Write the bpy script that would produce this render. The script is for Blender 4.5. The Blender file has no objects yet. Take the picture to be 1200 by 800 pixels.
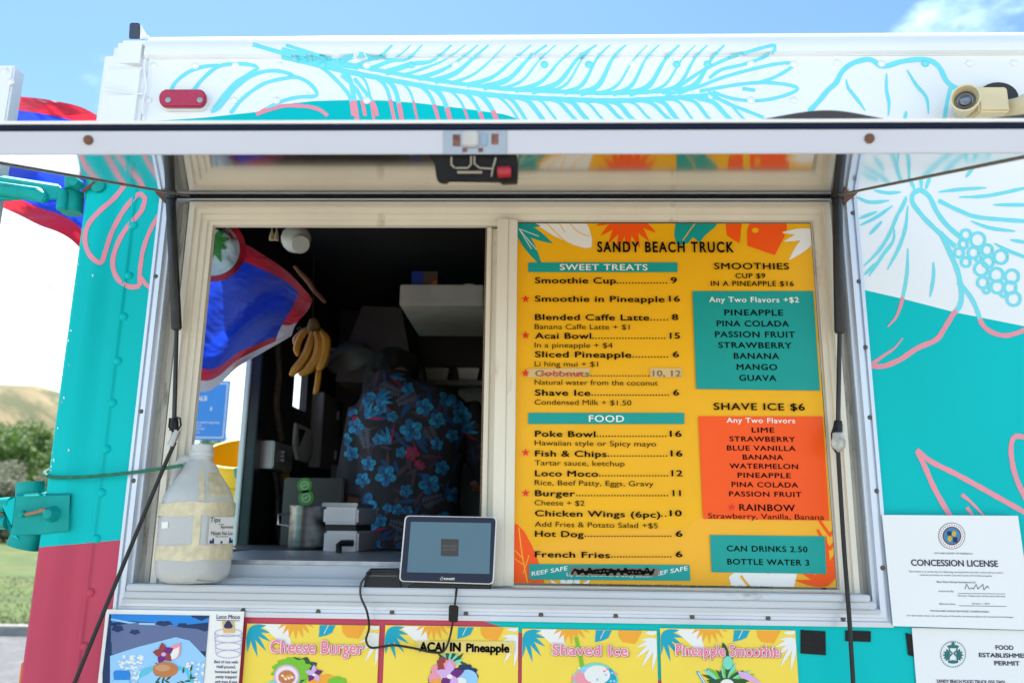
import bpy, bmesh, math, random
from mathutils import Vector, Matrix
from mathutils.bvhtree import BVHTree
random.seed(7)
S = bpy.context.scene
# ------------------------------------------------------------------ camera
F_PX, CX, CY = 950.0, 600.0, 400.0
PITCH, YAW, ROLL = math.radians(12.583), math.radians(-1.782), math.radians(0.708)
CAM = Vector((0, -1.6, 1.6))
cp, sp, cy, sy = math.cos(PITCH), math.sin(PITCH), math.cos(YAW), math.sin(YAW)
FWD = Vector((sy*cp, cy*cp, sp)); RT = Vector((cy, -sy, 0)); UP = RT.cross(FWD)
cr, sr = math.cos(ROLL), math.sin(ROLL)
R2 = RT*cr + UP*sr; U2 = UP*cr - RT*sr
cam = bpy.data.objects.new('camera', bpy.data.cameras.new('camera'))
S.collection.objects.link(cam); S.camera = cam
M3 = Matrix((R2, U2, -FWD)).transposed()
cam.matrix_world = Matrix.Translation(CAM) @ M3.to_4x4()
cam.data.sensor_width = 36; cam.data.lens = F_PX/1200*36
cam.data.clip_start = 0.02; cam.data.clip_end = 3000
cam.data.dof.use_dof = True; cam.data.dof.focus_distance = 1.62; cam.data.dof.aperture_fstop = 4.0
S.render.resolution_x = 1024; S.render.resolution_y = 682
# ------------------------------------------------------------------ light
SUN_EL, SUN_AZ = math.radians(64), math.radians(-22)        # azimuth from +Y towards +X
sd = Vector((math.sin(SUN_AZ)*math.cos(SUN_EL), math.cos(SUN_AZ)*math.cos(SUN_EL), math.sin(SUN_EL)))
sl = bpy.data.lights.new('sun', 'SUN'); sl.energy = 4.4; sl.angle = math.radians(0.53); sl.color = (1, 0.95, 0.87)
so = bpy.data.objects.new('sun', sl); S.collection.objects.link(so)
so.rotation_euler = (-sd).to_track_quat('-Z', 'Y').to_euler(); so.location = (0, 4, 12)
S.view_settings.view_transform = 'Standard'; S.view_settings.look = 'None'
S.view_settings.gamma = 1; S.view_settings.exposure = 1.24
W = bpy.data.worlds.new('World'); S.world = W; W.use_nodes = True
def build_world():
    nt = W.node_tree; N = nt.nodes; L = nt.links; N.clear()
    out = N.new('ShaderNodeOutputWorld'); bg = N.new('ShaderNodeBackground'); L.new(bg.outputs[0], out.inputs[0])
    sky = N.new('ShaderNodeTexSky'); sky.sky_type = 'NISHITA'; sky.sun_disc = False
    sky.sun_elevation = SUN_EL; sky.sun_rotation = SUN_AZ; sky.altitude = 10; sky.air_density = 1.0; sky.dust_density = 0.3; sky.ozone_density = 2.0
    bg.inputs[1].default_value = 0.097
    geo = N.new('ShaderNodeTexCoord')
    mp = N.new('ShaderNodeMapping'); mp.inputs[1].default_value = (0.35, 1.7, 0.2); mp.inputs[3].default_value = (1, 1, 2.2)
    L.new(geo.outputs['Generated'], mp.inputs[0])
    no = N.new('ShaderNodeTexNoise'); no.inputs['Scale'].default_value = 2.4; no.inputs['Detail'].default_value = 9; no.inputs['Roughness'].default_value = 0.58
    L.new(mp.outputs[0], no.inputs['Vector'])
    sep = N.new('ShaderNodeSeparateXYZ'); L.new(geo.outputs['Generated'], sep.inputs[0])
    # a bank of cloud low over the horizon, scattered ones above
    mr = N.new('ShaderNodeMapRange'); mr.inputs[1].default_value = 0.05; mr.inputs[2].default_value = 0.52; mr.inputs[3].default_value = 0.36; mr.inputs[4].default_value = -0.02
    L.new(sep.outputs[2], mr.inputs[0])
    ad = N.new('ShaderNodeMath'); ad.operation = 'ADD'; L.new(no.outputs[0], ad.inputs[0]); L.new(mr.outputs[0], ad.inputs[1])
    cr_ = N.new('ShaderNodeMapRange'); cr_.interpolation_type = 'SMOOTHSTEP'; cr_.inputs[1].default_value = 0.55; cr_.inputs[2].default_value = 0.68
    L.new(ad.outputs[0], cr_.inputs[0])
    mx = N.new('ShaderNodeMix'); mx.data_type = 'RGBA'
    L.new(cr_.outputs[0], mx.inputs[0]); L.new(sky.outputs[0], mx.inputs[6]); mx.inputs[7].default_value = (8.8, 9.3, 9.9, 1)
    tn = N.new('ShaderNodeMix'); tn.data_type = 'RGBA'; tn.blend_type = 'MULTIPLY'; tn.inputs[0].default_value = 1; tn.inputs[7].default_value = (.80, .97, 1.03, 1)
    L.new(mx.outputs[2], tn.inputs[6]); L.new(tn.outputs[2], bg.inputs[0])
build_world()
# ------------------------------------------------------------------ picture ray helpers
def ray(px, py): return R2*((px-CX)/F_PX) - U2*((py-CY)/F_PX) + FWD
def P(px, py, Y=0.0):
    d = ray(px, py); return CAM + d*((Y-CAM.y)/d.y)
def PX(px, py, X):
    d = ray(px, py); return CAM + d*((X-CAM.x)/d.x)
def PZ(px, py, Z):
    d = ray(px, py); return CAM + d*((Z-CAM.z)/d.z)
def lerp(a, b, t): return a+(b-a)*t
# ------------------------------------------------------------------ materials
def L1(c): return tuple(((v/255)/12.92 if v/255 <= .04045 else ((v/255+.055)/1.055)**2.4) for v in c)
MC = {}
def mat(name, col, rough=.5, metal=0, var=.12, scale=8, bump=0, bscale=60, dirt=None, coat=0, spec=.5, stretch=(1, 1, 1), dscale=5, damt=.55, trans=0, emit=0):
    if name in MC: return MC[name]
    m = bpy.data.materials.new(name); m.use_nodes = True; nt = m.node_tree; N = nt.nodes; L = nt.links
    b = N['Principled BSDF']; MC[name] = m
    b.inputs['Roughness'].default_value = rough; b.inputs['Metallic'].default_value = metal
    b.inputs['Specular IOR Level'].default_value = spec; b.inputs['Coat Weight'].default_value = coat; b.inputs['Coat Roughness'].default_value = .06
    b.inputs['Transmission Weight'].default_value = trans
    tc = N.new('ShaderNodeTexCoord'); mp = N.new('ShaderNodeMapping'); mp.inputs[3].default_value = stretch; L.new(tc.outputs['Object'], mp.inputs[0])
    no = N.new('ShaderNodeTexNoise'); no.inputs['Scale'].default_value = scale; no.inputs['Detail'].default_value = 6; L.new(mp.outputs[0], no.inputs['Vector'])
    mr = N.new('ShaderNodeMapRange'); mr.inputs[1].default_value = .3; mr.inputs[2].default_value = .7; mr.inputs[3].default_value = 1-var; mr.inputs[4].default_value = 1+var; L.new(no.outputs[0], mr.inputs[0])
    mx = N.new('ShaderNodeMix'); mx.data_type = 'RGBA'; mx.blend_type = 'MULTIPLY'; mx.inputs[0].default_value = 1
    mx.inputs[6].default_value = (*col, 1); L.new(mr.outputs[0], mx.inputs[7]); o = mx.outputs[2]
    if dirt:
        n2 = N.new('ShaderNodeTexNoise'); n2.inputs['Scale'].default_value = dscale; n2.inputs['Detail'].default_value = 10; n2.inputs['Roughness'].default_value = .72; L.new(mp.outputs[0], n2.inputs['Vector'])
        r2 = N.new('ShaderNodeMapRange'); r2.interpolation_type = 'SMOOTHSTEP'; r2.inputs[1].default_value = 1-damt; r2.inputs[2].default_value = 1-damt+.2; L.new(n2.outputs[0], r2.inputs[0])
        m2 = N.new('ShaderNodeMix'); m2.data_type = 'RGBA'; L.new(r2.outputs[0], m2.inputs[0]); L.new(o, m2.inputs[6]); m2.inputs[7].default_value = (*dirt, 1); o = m2.outputs[2]
    L.new(o, b.inputs['Base Color'])
    if bump:
        n3 = N.new('ShaderNodeTexNoise'); n3.inputs['Scale'].default_value = bscale; n3.inputs['Detail'].default_value = 5; L.new(mp.outputs[0], n3.inputs['Vector'])
        bp = N.new('ShaderNodeBump'); bp.inputs['Strength'].default_value = bump; bp.inputs['Distance'].default_value = .004; L.new(n3.outputs[0], bp.inputs['Height']); L.new(bp.outputs[0], b.inputs['Normal'])
    if emit: L.new(o, b.inputs['Emission Color']); b.inputs['Emission Strength'].default_value = emit
    return m
def ink(name, rgb, rough=.45, coat=.08): return mat('print_'+name, L1(rgb), rough, var=.03, coat=coat, spec=.25)
WHITE = mat('white_paint', (.79, .81, .83), .3, var=.03, scale=3, dirt=(.60, .61, .61), dscale=8, damt=.37, coat=.2, stretch=(1, 1, .5), bump=.12, bscale=5)
TEAL = mat('teal_paint', (.0, .49, .50), .40, var=.06, scale=2.2, spec=.10, bump=.12, bscale=5, dirt=(.0, .40, .41), dscale=7, damt=.36, stretch=(1, 1, .4))
PINK = mat('pink_paint', (.52, .055, .11), .42, var=.06, scale=4, spec=.25, bump=.08, bscale=18)
CYANL = mat('cyan_line_paint', (.17, .68, .76), .4, var=.04, spec=.3)
PINKL = mat('pink_line_paint', (.80, .26, .33), .4, var=.05)
FRAME = mat('cream_frame_paint', (.72, .675, .58), .5, var=.07, scale=6, dirt=(.27, .21, .14), dscale=13, damt=.43, stretch=(1, 1, .35), bump=.15, bscale=40)
FRAMEW = mat('worn_white_aluminium', (.52, .56, .62), .38, var=.10, scale=7, dirt=(.26, .23, .20), dscale=16, damt=.42, stretch=(.4, 1, 1), bump=.12, bscale=50)
JAMB = mat('grimy_jamb_paint', (.40, .385, .34), .6, var=.2, scale=14, dirt=(.07, .055, .035), dscale=18, damt=.50, stretch=(1, 1, .22), bump=.3, bscale=60)
TRIM = mat('silver_trim', (.58, .63, .72), .3, metal=.3, var=.08, scale=5, dirt=(.26, .25, .26), dscale=16, damt=.40, stretch=(1, 1, .3))
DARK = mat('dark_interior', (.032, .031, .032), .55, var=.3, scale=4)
BLACK = mat('black_rubber', (.007, .007, .008), .6, spec=.2, var=.2, scale=30, bump=.1)
BLACKP = mat('black_plastic', (.006, .007, .010), .35, spec=.3, var=.15, scale=10)
STRUT = mat('dark_strut_steel', (.022, .024, .028), .38, metal=.3, var=.3, scale=25, dirt=(.07, .05, .04), dscale=30, damt=.36)
RUST = mat('rusty_steel', (.13, .06, .035), .8, var=.35, scale=40, bump=.5, bscale=120)
STEEL = mat('brushed_steel', (.55, .55, .57), .28, metal=1, var=.1, scale=12, stretch=(1, 1, 8))
GALV = mat('galvanised_steel', (.42, .43, .44), .45, metal=.7, var=.15, scale=20)
FLAPM = mat('polished_flap_aluminium', (.60, .585, .55), .075, metal=.95, var=.10, scale=3, stretch=(.25, 2.5, 1), dirt=(.42, .36, .27), dscale=9, damt=.42, bump=.05, bscale=3)
# ------------------------------------------------------------------ mesh builder
class MB:
    def __init__(s): s.v = []; s.f = []; s.m = []; s.mi = 0; s.k = 0
    def add(s, vs, fs, mi=None):
        n = len(s.v); s.v += [Vector(v) for v in vs]; s.f += [[i+n for i in f] for f in fs]; s.m += [s.mi if mi is None else mi]*len(fs); return s
    def box(s, a, b, mi=None):
        x0, x1 = sorted((a[0], b[0])); y0, y1 = sorted((a[1], b[1])); z0, z1 = sorted((a[2], b[2]))
        v = [(x0, y0, z0), (x1, y0, z0), (x1, y1, z0), (x0, y1, z0), (x0, y0, z1), (x1, y0, z1), (x1, y1, z1), (x0, y1, z1)]
        return s.add(v, [(0, 3, 2, 1), (4, 5, 6, 7), (0, 1, 5, 4), (1, 2, 6, 5), (2, 3, 7, 6), (3, 0, 4, 7)], mi)
    def quad(s, a, b, c, d, mi=None): return s.add([a, b, c, d], [(0, 1, 2, 3)], mi)
    def hexa(s, A, B, mi=None):      # two quads joined into a solid
        return s.add(list(A)+list(B), [(0, 1, 2, 3), (7, 6, 5, 4), (0, 4, 5, 1), (1, 5, 6, 2), (2, 6, 7, 3), (3, 7, 4, 0)], mi)
    def prism(s, pts, off, mi=None):  # polygon extruded by a vector
        n = len(pts); off = Vector(off); v = [Vector(p) for p in pts]; v += [p+off for p in v]
        return s.add(v, [list(range(n)), list(range(2*n-1, n-1, -1))]+[(i, i+n, (i+1) % n+n, (i+1) % n) for i in range(n)], mi)
    def tube(s, pts, r, n=10, mi=None, cap=True, close=False):
        pts = [Vector(p) for p in pts]; k = len(pts); rs = r if isinstance(r, (list, tuple)) else [r]*k
        base = len(s.v); ref = Vector((0, 0, 1)); vs = []
        for i in range(k):
            if close: t = (pts[(i+1) % k]-pts[i-1])
            else: t = pts[min(i+1, k-1)]-pts[max(i-1, 0)]
            t.normalize()
            if abs(t.dot(ref)) > .98: ref = Vector((1, 0, 0)) if abs(t.x) < .9 else Vector((0, 1, 0))
            a = t.cross(ref).normalized(); b = a.cross(t).normalized(); ref = b
            for j in range(n):
                w = 2*math.pi*j/n; vs.append(pts[i]+(a*math.cos(w)+b*math.sin(w))*rs[i])
        fs = [[i*n+j, i*n+(j+1) % n, ((i+1) % k)*n+(j+1) % n, ((i+1) % k)*n+j] for i in range(k if close else k-1) for j in range(n)]
        if cap and not close: fs += [list(range(n))[::-1], [(k-1)*n+j for j in range(n)]]
        return s.add(vs, fs, mi)
    def lathe(s, prof, o=(0, 0, 0), axis=(0, 0, 1), n=24, mi=None, cap=False):
        ax = Vector(axis).normalized(); a = ax.orthogonal().normalized(); b = ax.cross(a); o = Vector(o); vs = []
        for r, h in prof:
            for j in range(n):
                w = 2*math.pi*j/n; vs.append(o+ax*h+(a*math.cos(w)+b*math.sin(w))*r)
        k = len(prof); fs = [[i*n+j, i*n+(j+1) % n, (i+1)*n+(j+1) % n, (i+1)*n+j] for i in range(k-1) for j in range(n)]
        if cap: fs += [list(range(n))[::-1], [(k-1)*n+j for j in range(n)]]
        return s.add(vs, fs, mi)
    def loft(s, rings, mi=None, cap=True):
        n = len(rings[0]); k = len(rings); vs = [p for r in rings for p in r]
        fs = [[i*n+j, i*n+(j+1) % n, (i+1)*n+(j+1) % n, (i+1)*n+j] for i in range(k-1) for j in range(n)]
        if cap: fs += [list(range(n))[::-1], [(k-1)*n+j for j in range(n)]]
        return s.add(vs, fs, mi)
    def build(s, name, mats, parent=None, smooth=False, bevel=0, label=None, world=True, segs=2):
        if not isinstance(mats, (list, tuple)): mats = [mats]
        off = origin(parent) if (parent and world) else Vector((0, 0, 0))
        me = bpy.data.meshes.new(name); me.from_pydata([v-off for v in s.v], [], s.f)
        for m in mats: me.materials.append(m)
        me.polygons.foreach_set('material_index', s.m)
        bm = bmesh.new(); bm.from_mesh(me)
        if bevel:
            bmesh.ops.remove_doubles(bm, verts=bm.verts, dist=1e-6)
            bmesh.ops.bevel(bm, geom=[e for e in bm.edges if e.is_manifold and e.calc_face_angle(0) > .5], offset=bevel, segments=segs, affect='EDGES', clamp_overlap=True)
        bmesh.ops.recalc_face_normals(bm, faces=bm.faces); bm.to_mesh(me); bm.free()
        if smooth or bevel:
            me.polygons.foreach_set('use_smooth', [True]*len(me.polygons)); me.set_sharp_from_angle(angle=math.radians(42))
        o = bpy.data.objects.new(name, me); S.collection.objects.link(o)
        if parent: o.parent = parent
        if label: o['label'] = label
        return o
def origin(o):
    v = Vector((0, 0, 0))
    while o: v += o.location; o = o.parent
    return v
def thing(name, label, cat, loc=(0, 0, 0), group=None):
    o = bpy.data.objects.new(name, None); S.collection.objects.link(o); o.location = loc; o.empty_display_size = .1
    return tag(o, label, cat, group)
def tag(o, label=None, cat=None, group=None, kind=None):
    if label: o['label'] = label
    if cat: o['category'] = cat
    if group: o['group'] = group
    if kind: o['kind'] = kind
    return o
def inst(name, me, parent, world_pt, rot=None):
    o = bpy.data.objects.new(name, me); S.collection.objects.link(o); o.parent = parent
    o.location = Vector(world_pt)-origin(parent)
    if rot: o.rotation_euler = rot
    return o
def cat_rom(pts, step=4.0):
    out = []; n = len(pts)
    for i in range(n-1):
        p0 = pts[max(i-1, 0)]; p1 = pts[i]; p2 = pts[i+1]; p3 = pts[min(i+2, n-1)]
        k = max(1, int(math.dist(p1[:2], p2[:2])/step)) if len(p1) == 2 else 6
        for j in range(k):
            t = j/k; out.append(tuple(.5*((2*b)+(-a+c)*t+(2*a-5*b+4*c-d)*t*t+(-a+3*b-3*c+d)*t**3) for a, b, c, d in zip(p0, p1, p2, p3)))
    out.append(tuple(pts[-1])); return out
def polyz(pts):
    def f(x):
        if x <= pts[0][0]: return pts[0][1]
        for (a, za), (b, zb) in zip(pts, pts[1:]):
            if x <= b: return za+(zb-za)*(x-a)/(b-a)
        return pts[-1][1]
    return f
# ------------------------------------------------------------------ lettering
TC = {}
def xw_px(x0, x1, s, sp):
    v = text_geo(s, 0, sp)[0]; return (x1-x0)/(max(p[0] for p in v)-min(p[0] for p in v))*.85
def text_geo(s, off=0.0, sp=1.0):
    k = (s, off, sp)
    if k in TC: return TC[k]
    cu = bpy.data.curves.new('t', 'FONT'); cu.body = s; cu.size = 1; cu.offset = 0; cu.space_character = sp; cu.resolution_u = 5; cu.fill_mode = 'FRONT'
    ob = bpy.data.objects.new('t', cu); S.collection.objects.link(ob); bpy.context.view_layer.update()
    dg = bpy.context.evaluated_depsgraph_get(); me = ob.evaluated_get(dg).to_mesh()
    v = [(p.co.x, p.co.y) for p in me.vertices]; f = [tuple(p.vertices) for p in me.polygons]
    ob.evaluated_get(dg).to_mesh_clear(); bpy.data.objects.remove(ob); bpy.data.curves.remove(cu)
    TC[k] = (v, f); return TC[k]
CAPH = max(p[1] for p in text_geo('H')[0])
def txt(mb, s, x0, x1, base, cap, Y, off=.0, sp=1.0, mi=0, x1y=None):
    if off > .003:        # a bolder face: the same print laid down again a hair to each side
        e = min(off*xw_px(x0, x1, s, sp), cap*.14); e2 = min(off*cap*1.1, e)
        D = [(-1, 0), (1, 0), (0, .8), (0, -.8)] if off < .03 else [(math.cos(a*math.pi/4), math.sin(a*math.pi/4)) for a in range(8)]
        for i, (dx, dy) in enumerate(D): txt(mb, s, x0+e+dx*e, x1-e+dx*e, base-e2+dy*e2, cap-2*e2, Y-.00002*i, 0, sp, mi, None if x1y is None else x1y+dy*e2)
        return
    off = 0; v, f = text_geo(s, 0, sp); xa = min(p[0] for p in v); xb = max(p[0] for p in v)
    A = P(x0, base, Y); B = P(x1, base+.011*(x1-x0), Y); T = P(x0, base-cap, Y)
    sx = (B.x-A.x)/(xb-xa); sz = (T.z-A.z)/(CAPH+off)
    if x1y is not None:
        B2 = P(x1, x1y, Y); tz = (B2.z-A.z)/(B2.x-A.x)
    else: tz = 0
    mb.add([(A.x+(p[0]-xa)*sx, Y, A.z+p[1]*sz+(p[0]-xa)*sx*tz) for p in v], f, mi)
def flat(mb, pts, Y, mi=0, clip=None):
    w = [P(x, y, Y) for x, y in pts]; q = [(p.x, p.z) for p in w]
    if clip:
        for ax, sgn, lim in ((0, 1, clip[0]), (0, -1, clip[1]), (1, 1, clip[2]), (1, -1, clip[3])):
            o = []
            for i in range(len(q)):
                a, b = q[i-1], q[i]; ia = sgn*(a[ax]-lim) >= 0; ib = sgn*(b[ax]-lim) >= 0
                if ia != ib:
                    t = (lim-a[ax])/(b[ax]-a[ax]); o.append((a[0]+(b[0]-a[0])*t, a[1]+(b[1]-a[1])*t))
                if ib: o.append(b)
            q = o
            if len(q) < 3: return
    mb.k += 1; Y -= mb.k*4e-6
    mb.add([(a, Y, b) for a, b in q], [list(range(len(q)))], mi)
def leaf_pts(x, y, ang, ln, w, n=10, bend=0):
    a = math.radians(ang); L = []; R = []
    for i in range(n+1):
        t = i/n; b = a+bend*t; cxp = x+ln*t*math.cos(b); cyp = y+ln*t*math.sin(b); h = w*.5*math.sin(math.pi*t**.8)
        L.append((cxp-h*math.sin(b), cyp+h*math.cos(b))); R.append((cxp+h*math.sin(b), cyp-h*math.cos(b)))
    return L+R[::-1][1:-1]
def ell(x, y, rx, ry, n=20, a0=0, wob=0, k=5):
    return [(x+rx*(1+wob*math.sin(k*t))*math.cos(t), y+ry*(1+wob*math.sin(k*t))*math.sin(t)) for t in [a0+2*math.pi*i/n for i in range(n)]]
def star(x, y, r): return [(x+(r if i % 2 == 0 else r*.42)*math.sin(math.pi*i/5), y-(r if i % 2 == 0 else r*.42)*math.cos(math.pi*i/5)) for i in range(10)]
def stroke2(mb, pts, w, Y, mi=0, clip=None, taper=False):
    q = cat_rom(pts, 3)
    for i in range(len(q)-1):
        (a, b), (c, d) = q[i], q[i+1]; l = math.hypot(c-a, d-b) or 1; nx, ny = -(d-b)/l, (c-a)/l
        w0 = w1 = w/2
        if taper: w0 *= 1-i/len(q)*.85; w1 *= 1-(i+1)/len(q)*.85
        flat(mb, [(a+nx*w0, b+ny*w0), (c+nx*w1, d+ny*w1), (c-nx*w1, d-ny*w1), (a-nx*w0, b-ny*w0)], Y, mi, clip)
# ================================================================== THE TRUCK
truck = thing('food_truck', 'white and turquoise food truck with painted tropical flowers and raised serving flap', 'food truck', (0.4, 1.0, 0))
XE = P(93, 290).x                       # rear corner of the body
XR = 2.6; YB = 2.15; ZFL = .62
ZS = P(600, 66.5).z                     # seam under the roof rail
ZBOT = .45
XSEAM = P(137, 400).x
def skin_y(x, z=0):
    if z > ZS:
        R = .062; h = z-ZS-.012
        if h <= 0: return -.011
        h = min(h, R*.999); return -.011+R-math.sqrt(R*R-h*h)
    if x > XSEAM+.004: return 0.0
    if x > XSEAM-.004: return -.0025
    d = x-XE
    if d > .080: return .002
    if d > .035: t = (d-.035)/.045; return lerp(-.010, .002, t*t*(3-2*t))
    if d > .012: return -.010
    return lerp(.004, -.010, math.sqrt(max(0, 1-(1-d/.012)**2)))
def hit(px, py, lift=.0009):
    y = 0
    for _ in range(5):
        p = P(px, py, y); y = skin_y(p.x, p.z)
    return P(px, py, y-lift)
# painted regions
bt = [P(*q) for q in ((60, 150), (115, 144), (180, 142), (240, 138), (300, 131.5), (322, 125), (345, 121), (370, 118.5), (410, 117.5), (450, 118), (490, 121), (540, 127), (590, 134), (640, 150), (760, 215), (900, 290), (1010, 339), (1060, 350.5), (1120, 366), (1200, 382), (1330, 400))]
BT = polyz([(p.x, p.z) for p in bt])
bq = [P(*q) for q in ((20, 643), (46, 641), (145, 632), (560, 712), (566, 727), (611, 741), (770, 795), (1000, 880), (1300, 990))]
BP = polyz([(p.x, p.z) for p in bq])
# window hole, left side of the outer trim etc.
HL = P(143, 640).x; HR = P(1037, 640).x; HB = P(600, 727).z; HT = P(600, 222).z; HTT = P(600, 231).z
def wall_columns():
    xs = set([XE, XE+.004, XE+.008, XE+.012, XSEAM-.0045, XSEAM-.0035, XSEAM+.0035, XSEAM+.0045, HL+.012, HR-.012, XR])
    x = XE
    while x < XR: xs.add(round(x, 4)); x += .003 if x < XE+.1 else .0125
    for p in bt+bq: xs.add(p.x)
    return sorted(v for v in xs if XE <= v <= XR)
def facade():
    mb = MB(); xs = wall_columns()
    for a, b in zip(xs, xs[1:]):
        if b-a < 1e-5: continue
        mid = (a+b)/2; spans = [(ZBOT, ZS)]
        if HL+.012 < mid < HR-.012: spans = [(ZBOT, HB+.012), (HTT+.004, ZS)]
        for z0, z1 in spans:
            for lo, hi, mi in ((lambda x: ZBOT, BP, 2), (BP, BT, 1), (BT, lambda x: ZS, 0)):
                A0, A1, B0, B1 = [min(max(f(x), z0), z1) for f, x in ((lo, a), (hi, a), (lo, b), (hi, b))]
                if A1-A0 < 1e-5 and B1-B0 < 1e-5: continue
                mb.quad((a, skin_y(a+1e-6), A0), (b, skin_y(b-1e-6), B0), (b, skin_y(b-1e-6), B1), (a, skin_y(a+1e-6), A1), mi)
    o = mb.build('side_wall', [WHITE, TEAL, PINK], truck, smooth=True)
    bm = bmesh.new(); bm.from_mesh(o.data); bmesh.ops.remove_doubles(bm, verts=bm.verts, dist=2e-5); bmesh.ops.recalc_face_normals(bm, faces=bm.faces); bm.to_mesh(o.data); bm.free()
    return o
side = facade()
def chips():
    r = random.Random(12)
    for i in range(20):
        y = r.choice((r.uniform(505, 560), r.uniform(300, 560))); e = 93-(y-290)*.132; x = e+abs(r.gauss(1.5, 2.2)) if r.random() < .8 else e+r.uniform(4, 20); s = r.uniform(.4, 1.1)
        m = MB(); m.add([hit(x+s*math.cos(a)*r.uniform(.6, 1.3), y+s*1.6*math.sin(a)*r.uniform(.6, 1.3), .0007) for a in [k*math.pi/3 for k in range(6)]], [list(range(6))]); m.build('paint_chip', PAPERW, truck)
PAPERW = mat('primer_white', (.75, .77, .78), .6)
chips()
def roof():
    mb = MB(); prof = []
    z = ZS
    for i in range(3): prof.append((-.011, ZS+.004+i*.004))
    for i in range(1, 13):
        a = math.pi/2*i/12; prof.append((-.011+.062-.062*math.cos(a), ZS+.012+.062*math.sin(a)))
    prof = [(.0, ZS), (-.004, ZS-.001), (-.011, ZS+.003)]+prof
    prof += [(.5, ZS+.082), (1.1, ZS+.09), (YB-.1, ZS+.07), (YB+.03, ZS)]
    x0, x1 = P(172, 60).x, XR
    for (ya, za), (yb, zb) in zip(prof, prof[1:]): mb.quad((x0, ya, za), (x1, ya, za), (x1, yb, zb), (x0, yb, zb))
    mb.build('roof_rail', WHITE, truck, smooth=True)
    s = MB(); s.box((x0, -.0035, ZS-.0030), (x1, -.0002, ZS-.0012)); s.build('drip_seam', WHITE, truck)
roof()
# rear corner caps (white, sealed in overlapping pieces)
def corner_caps():
    xa = P(117.5, 128).x; xb = P(171, 100).x
    m = MB(); m.box((xa, -.015, P(120, 160).z), (xb, .16, P(120, 81).z)); m.build('corner_cap', WHITE, truck, bevel=.009, segs=4)
    m = MB(); m.box((xa+.010, -.012, P(130, 86).z), (xb+.004, .16, P(150, 46).z)); m.build('corner_cap', WHITE, truck, bevel=.018, segs=5)
    m = MB(); pts = [hit(x, y, .013) for x, y in cat_rom([(171, 66), (169, 80), (171, 100), (168, 118), (167, 134)], 4)]
    m.tube(pts, .0022, 6); m.build('sealant_bead', WHITE, truck, smooth=True)
    m = MB(); pts = [hit(x, y, .0175-skin_y(hit(x, y).x)*0) for x, y in cat_rom([(122, 104), (135, 106), (150, 109), (160, 110), (168, 110)], 4)]
    m.tube(pts, .0020, 6); m.build('sealant_bead', WHITE, truck, smooth=True)
corner_caps()
# rivets: one shared mesh
rm = MB(); rm.lathe([(.0088, 0), (.0080, .0022), (.0052, .0040), (0.0001, .0047)], axis=(0, -1, 0), n=12)
rw = rm.build('rivet', WHITE, truck, smooth=True, world=False); rw.location = hit(981, 74, 0)-truck.location
def rivet(px, py, m):
    p = hit(px, py, 0); me = RIV[m]; inst('rivet', me, truck, p)
RIV = {'w': rw.data}
for k, m in (('t', TEAL), ('p', PINK), ('c', CYANL)):
    me = rw.data.copy(); me.materials[0] = m; RIV[k] = me
for x in (180, 229, 276, 327, 378, 430, 482, 534, 586, 638, 690, 742, 793, 829, 880, 930, 1033, 1084, 1136, 1188, 1240): rivet(x, 77.5-.003*(x-180), 'c' if x in (378, 482, 638, 690, 793, 829, 1084) else 'w')
for x in (174, 274, 324, 430, 880, 930, 1240): rivet(x, 118, 'w')
for x, y in ((157, 264), (151, 323), (145, 371), (138, 423), (132, 472), (125, 526), (119, 577)): rivet(x, y, 't')
for x, y in ((113, 631), ): rivet(x, y, 't')
for x, y in ((106, 694), (99, 757), (92, 822)): rivet(x, y, 'p')
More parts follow.
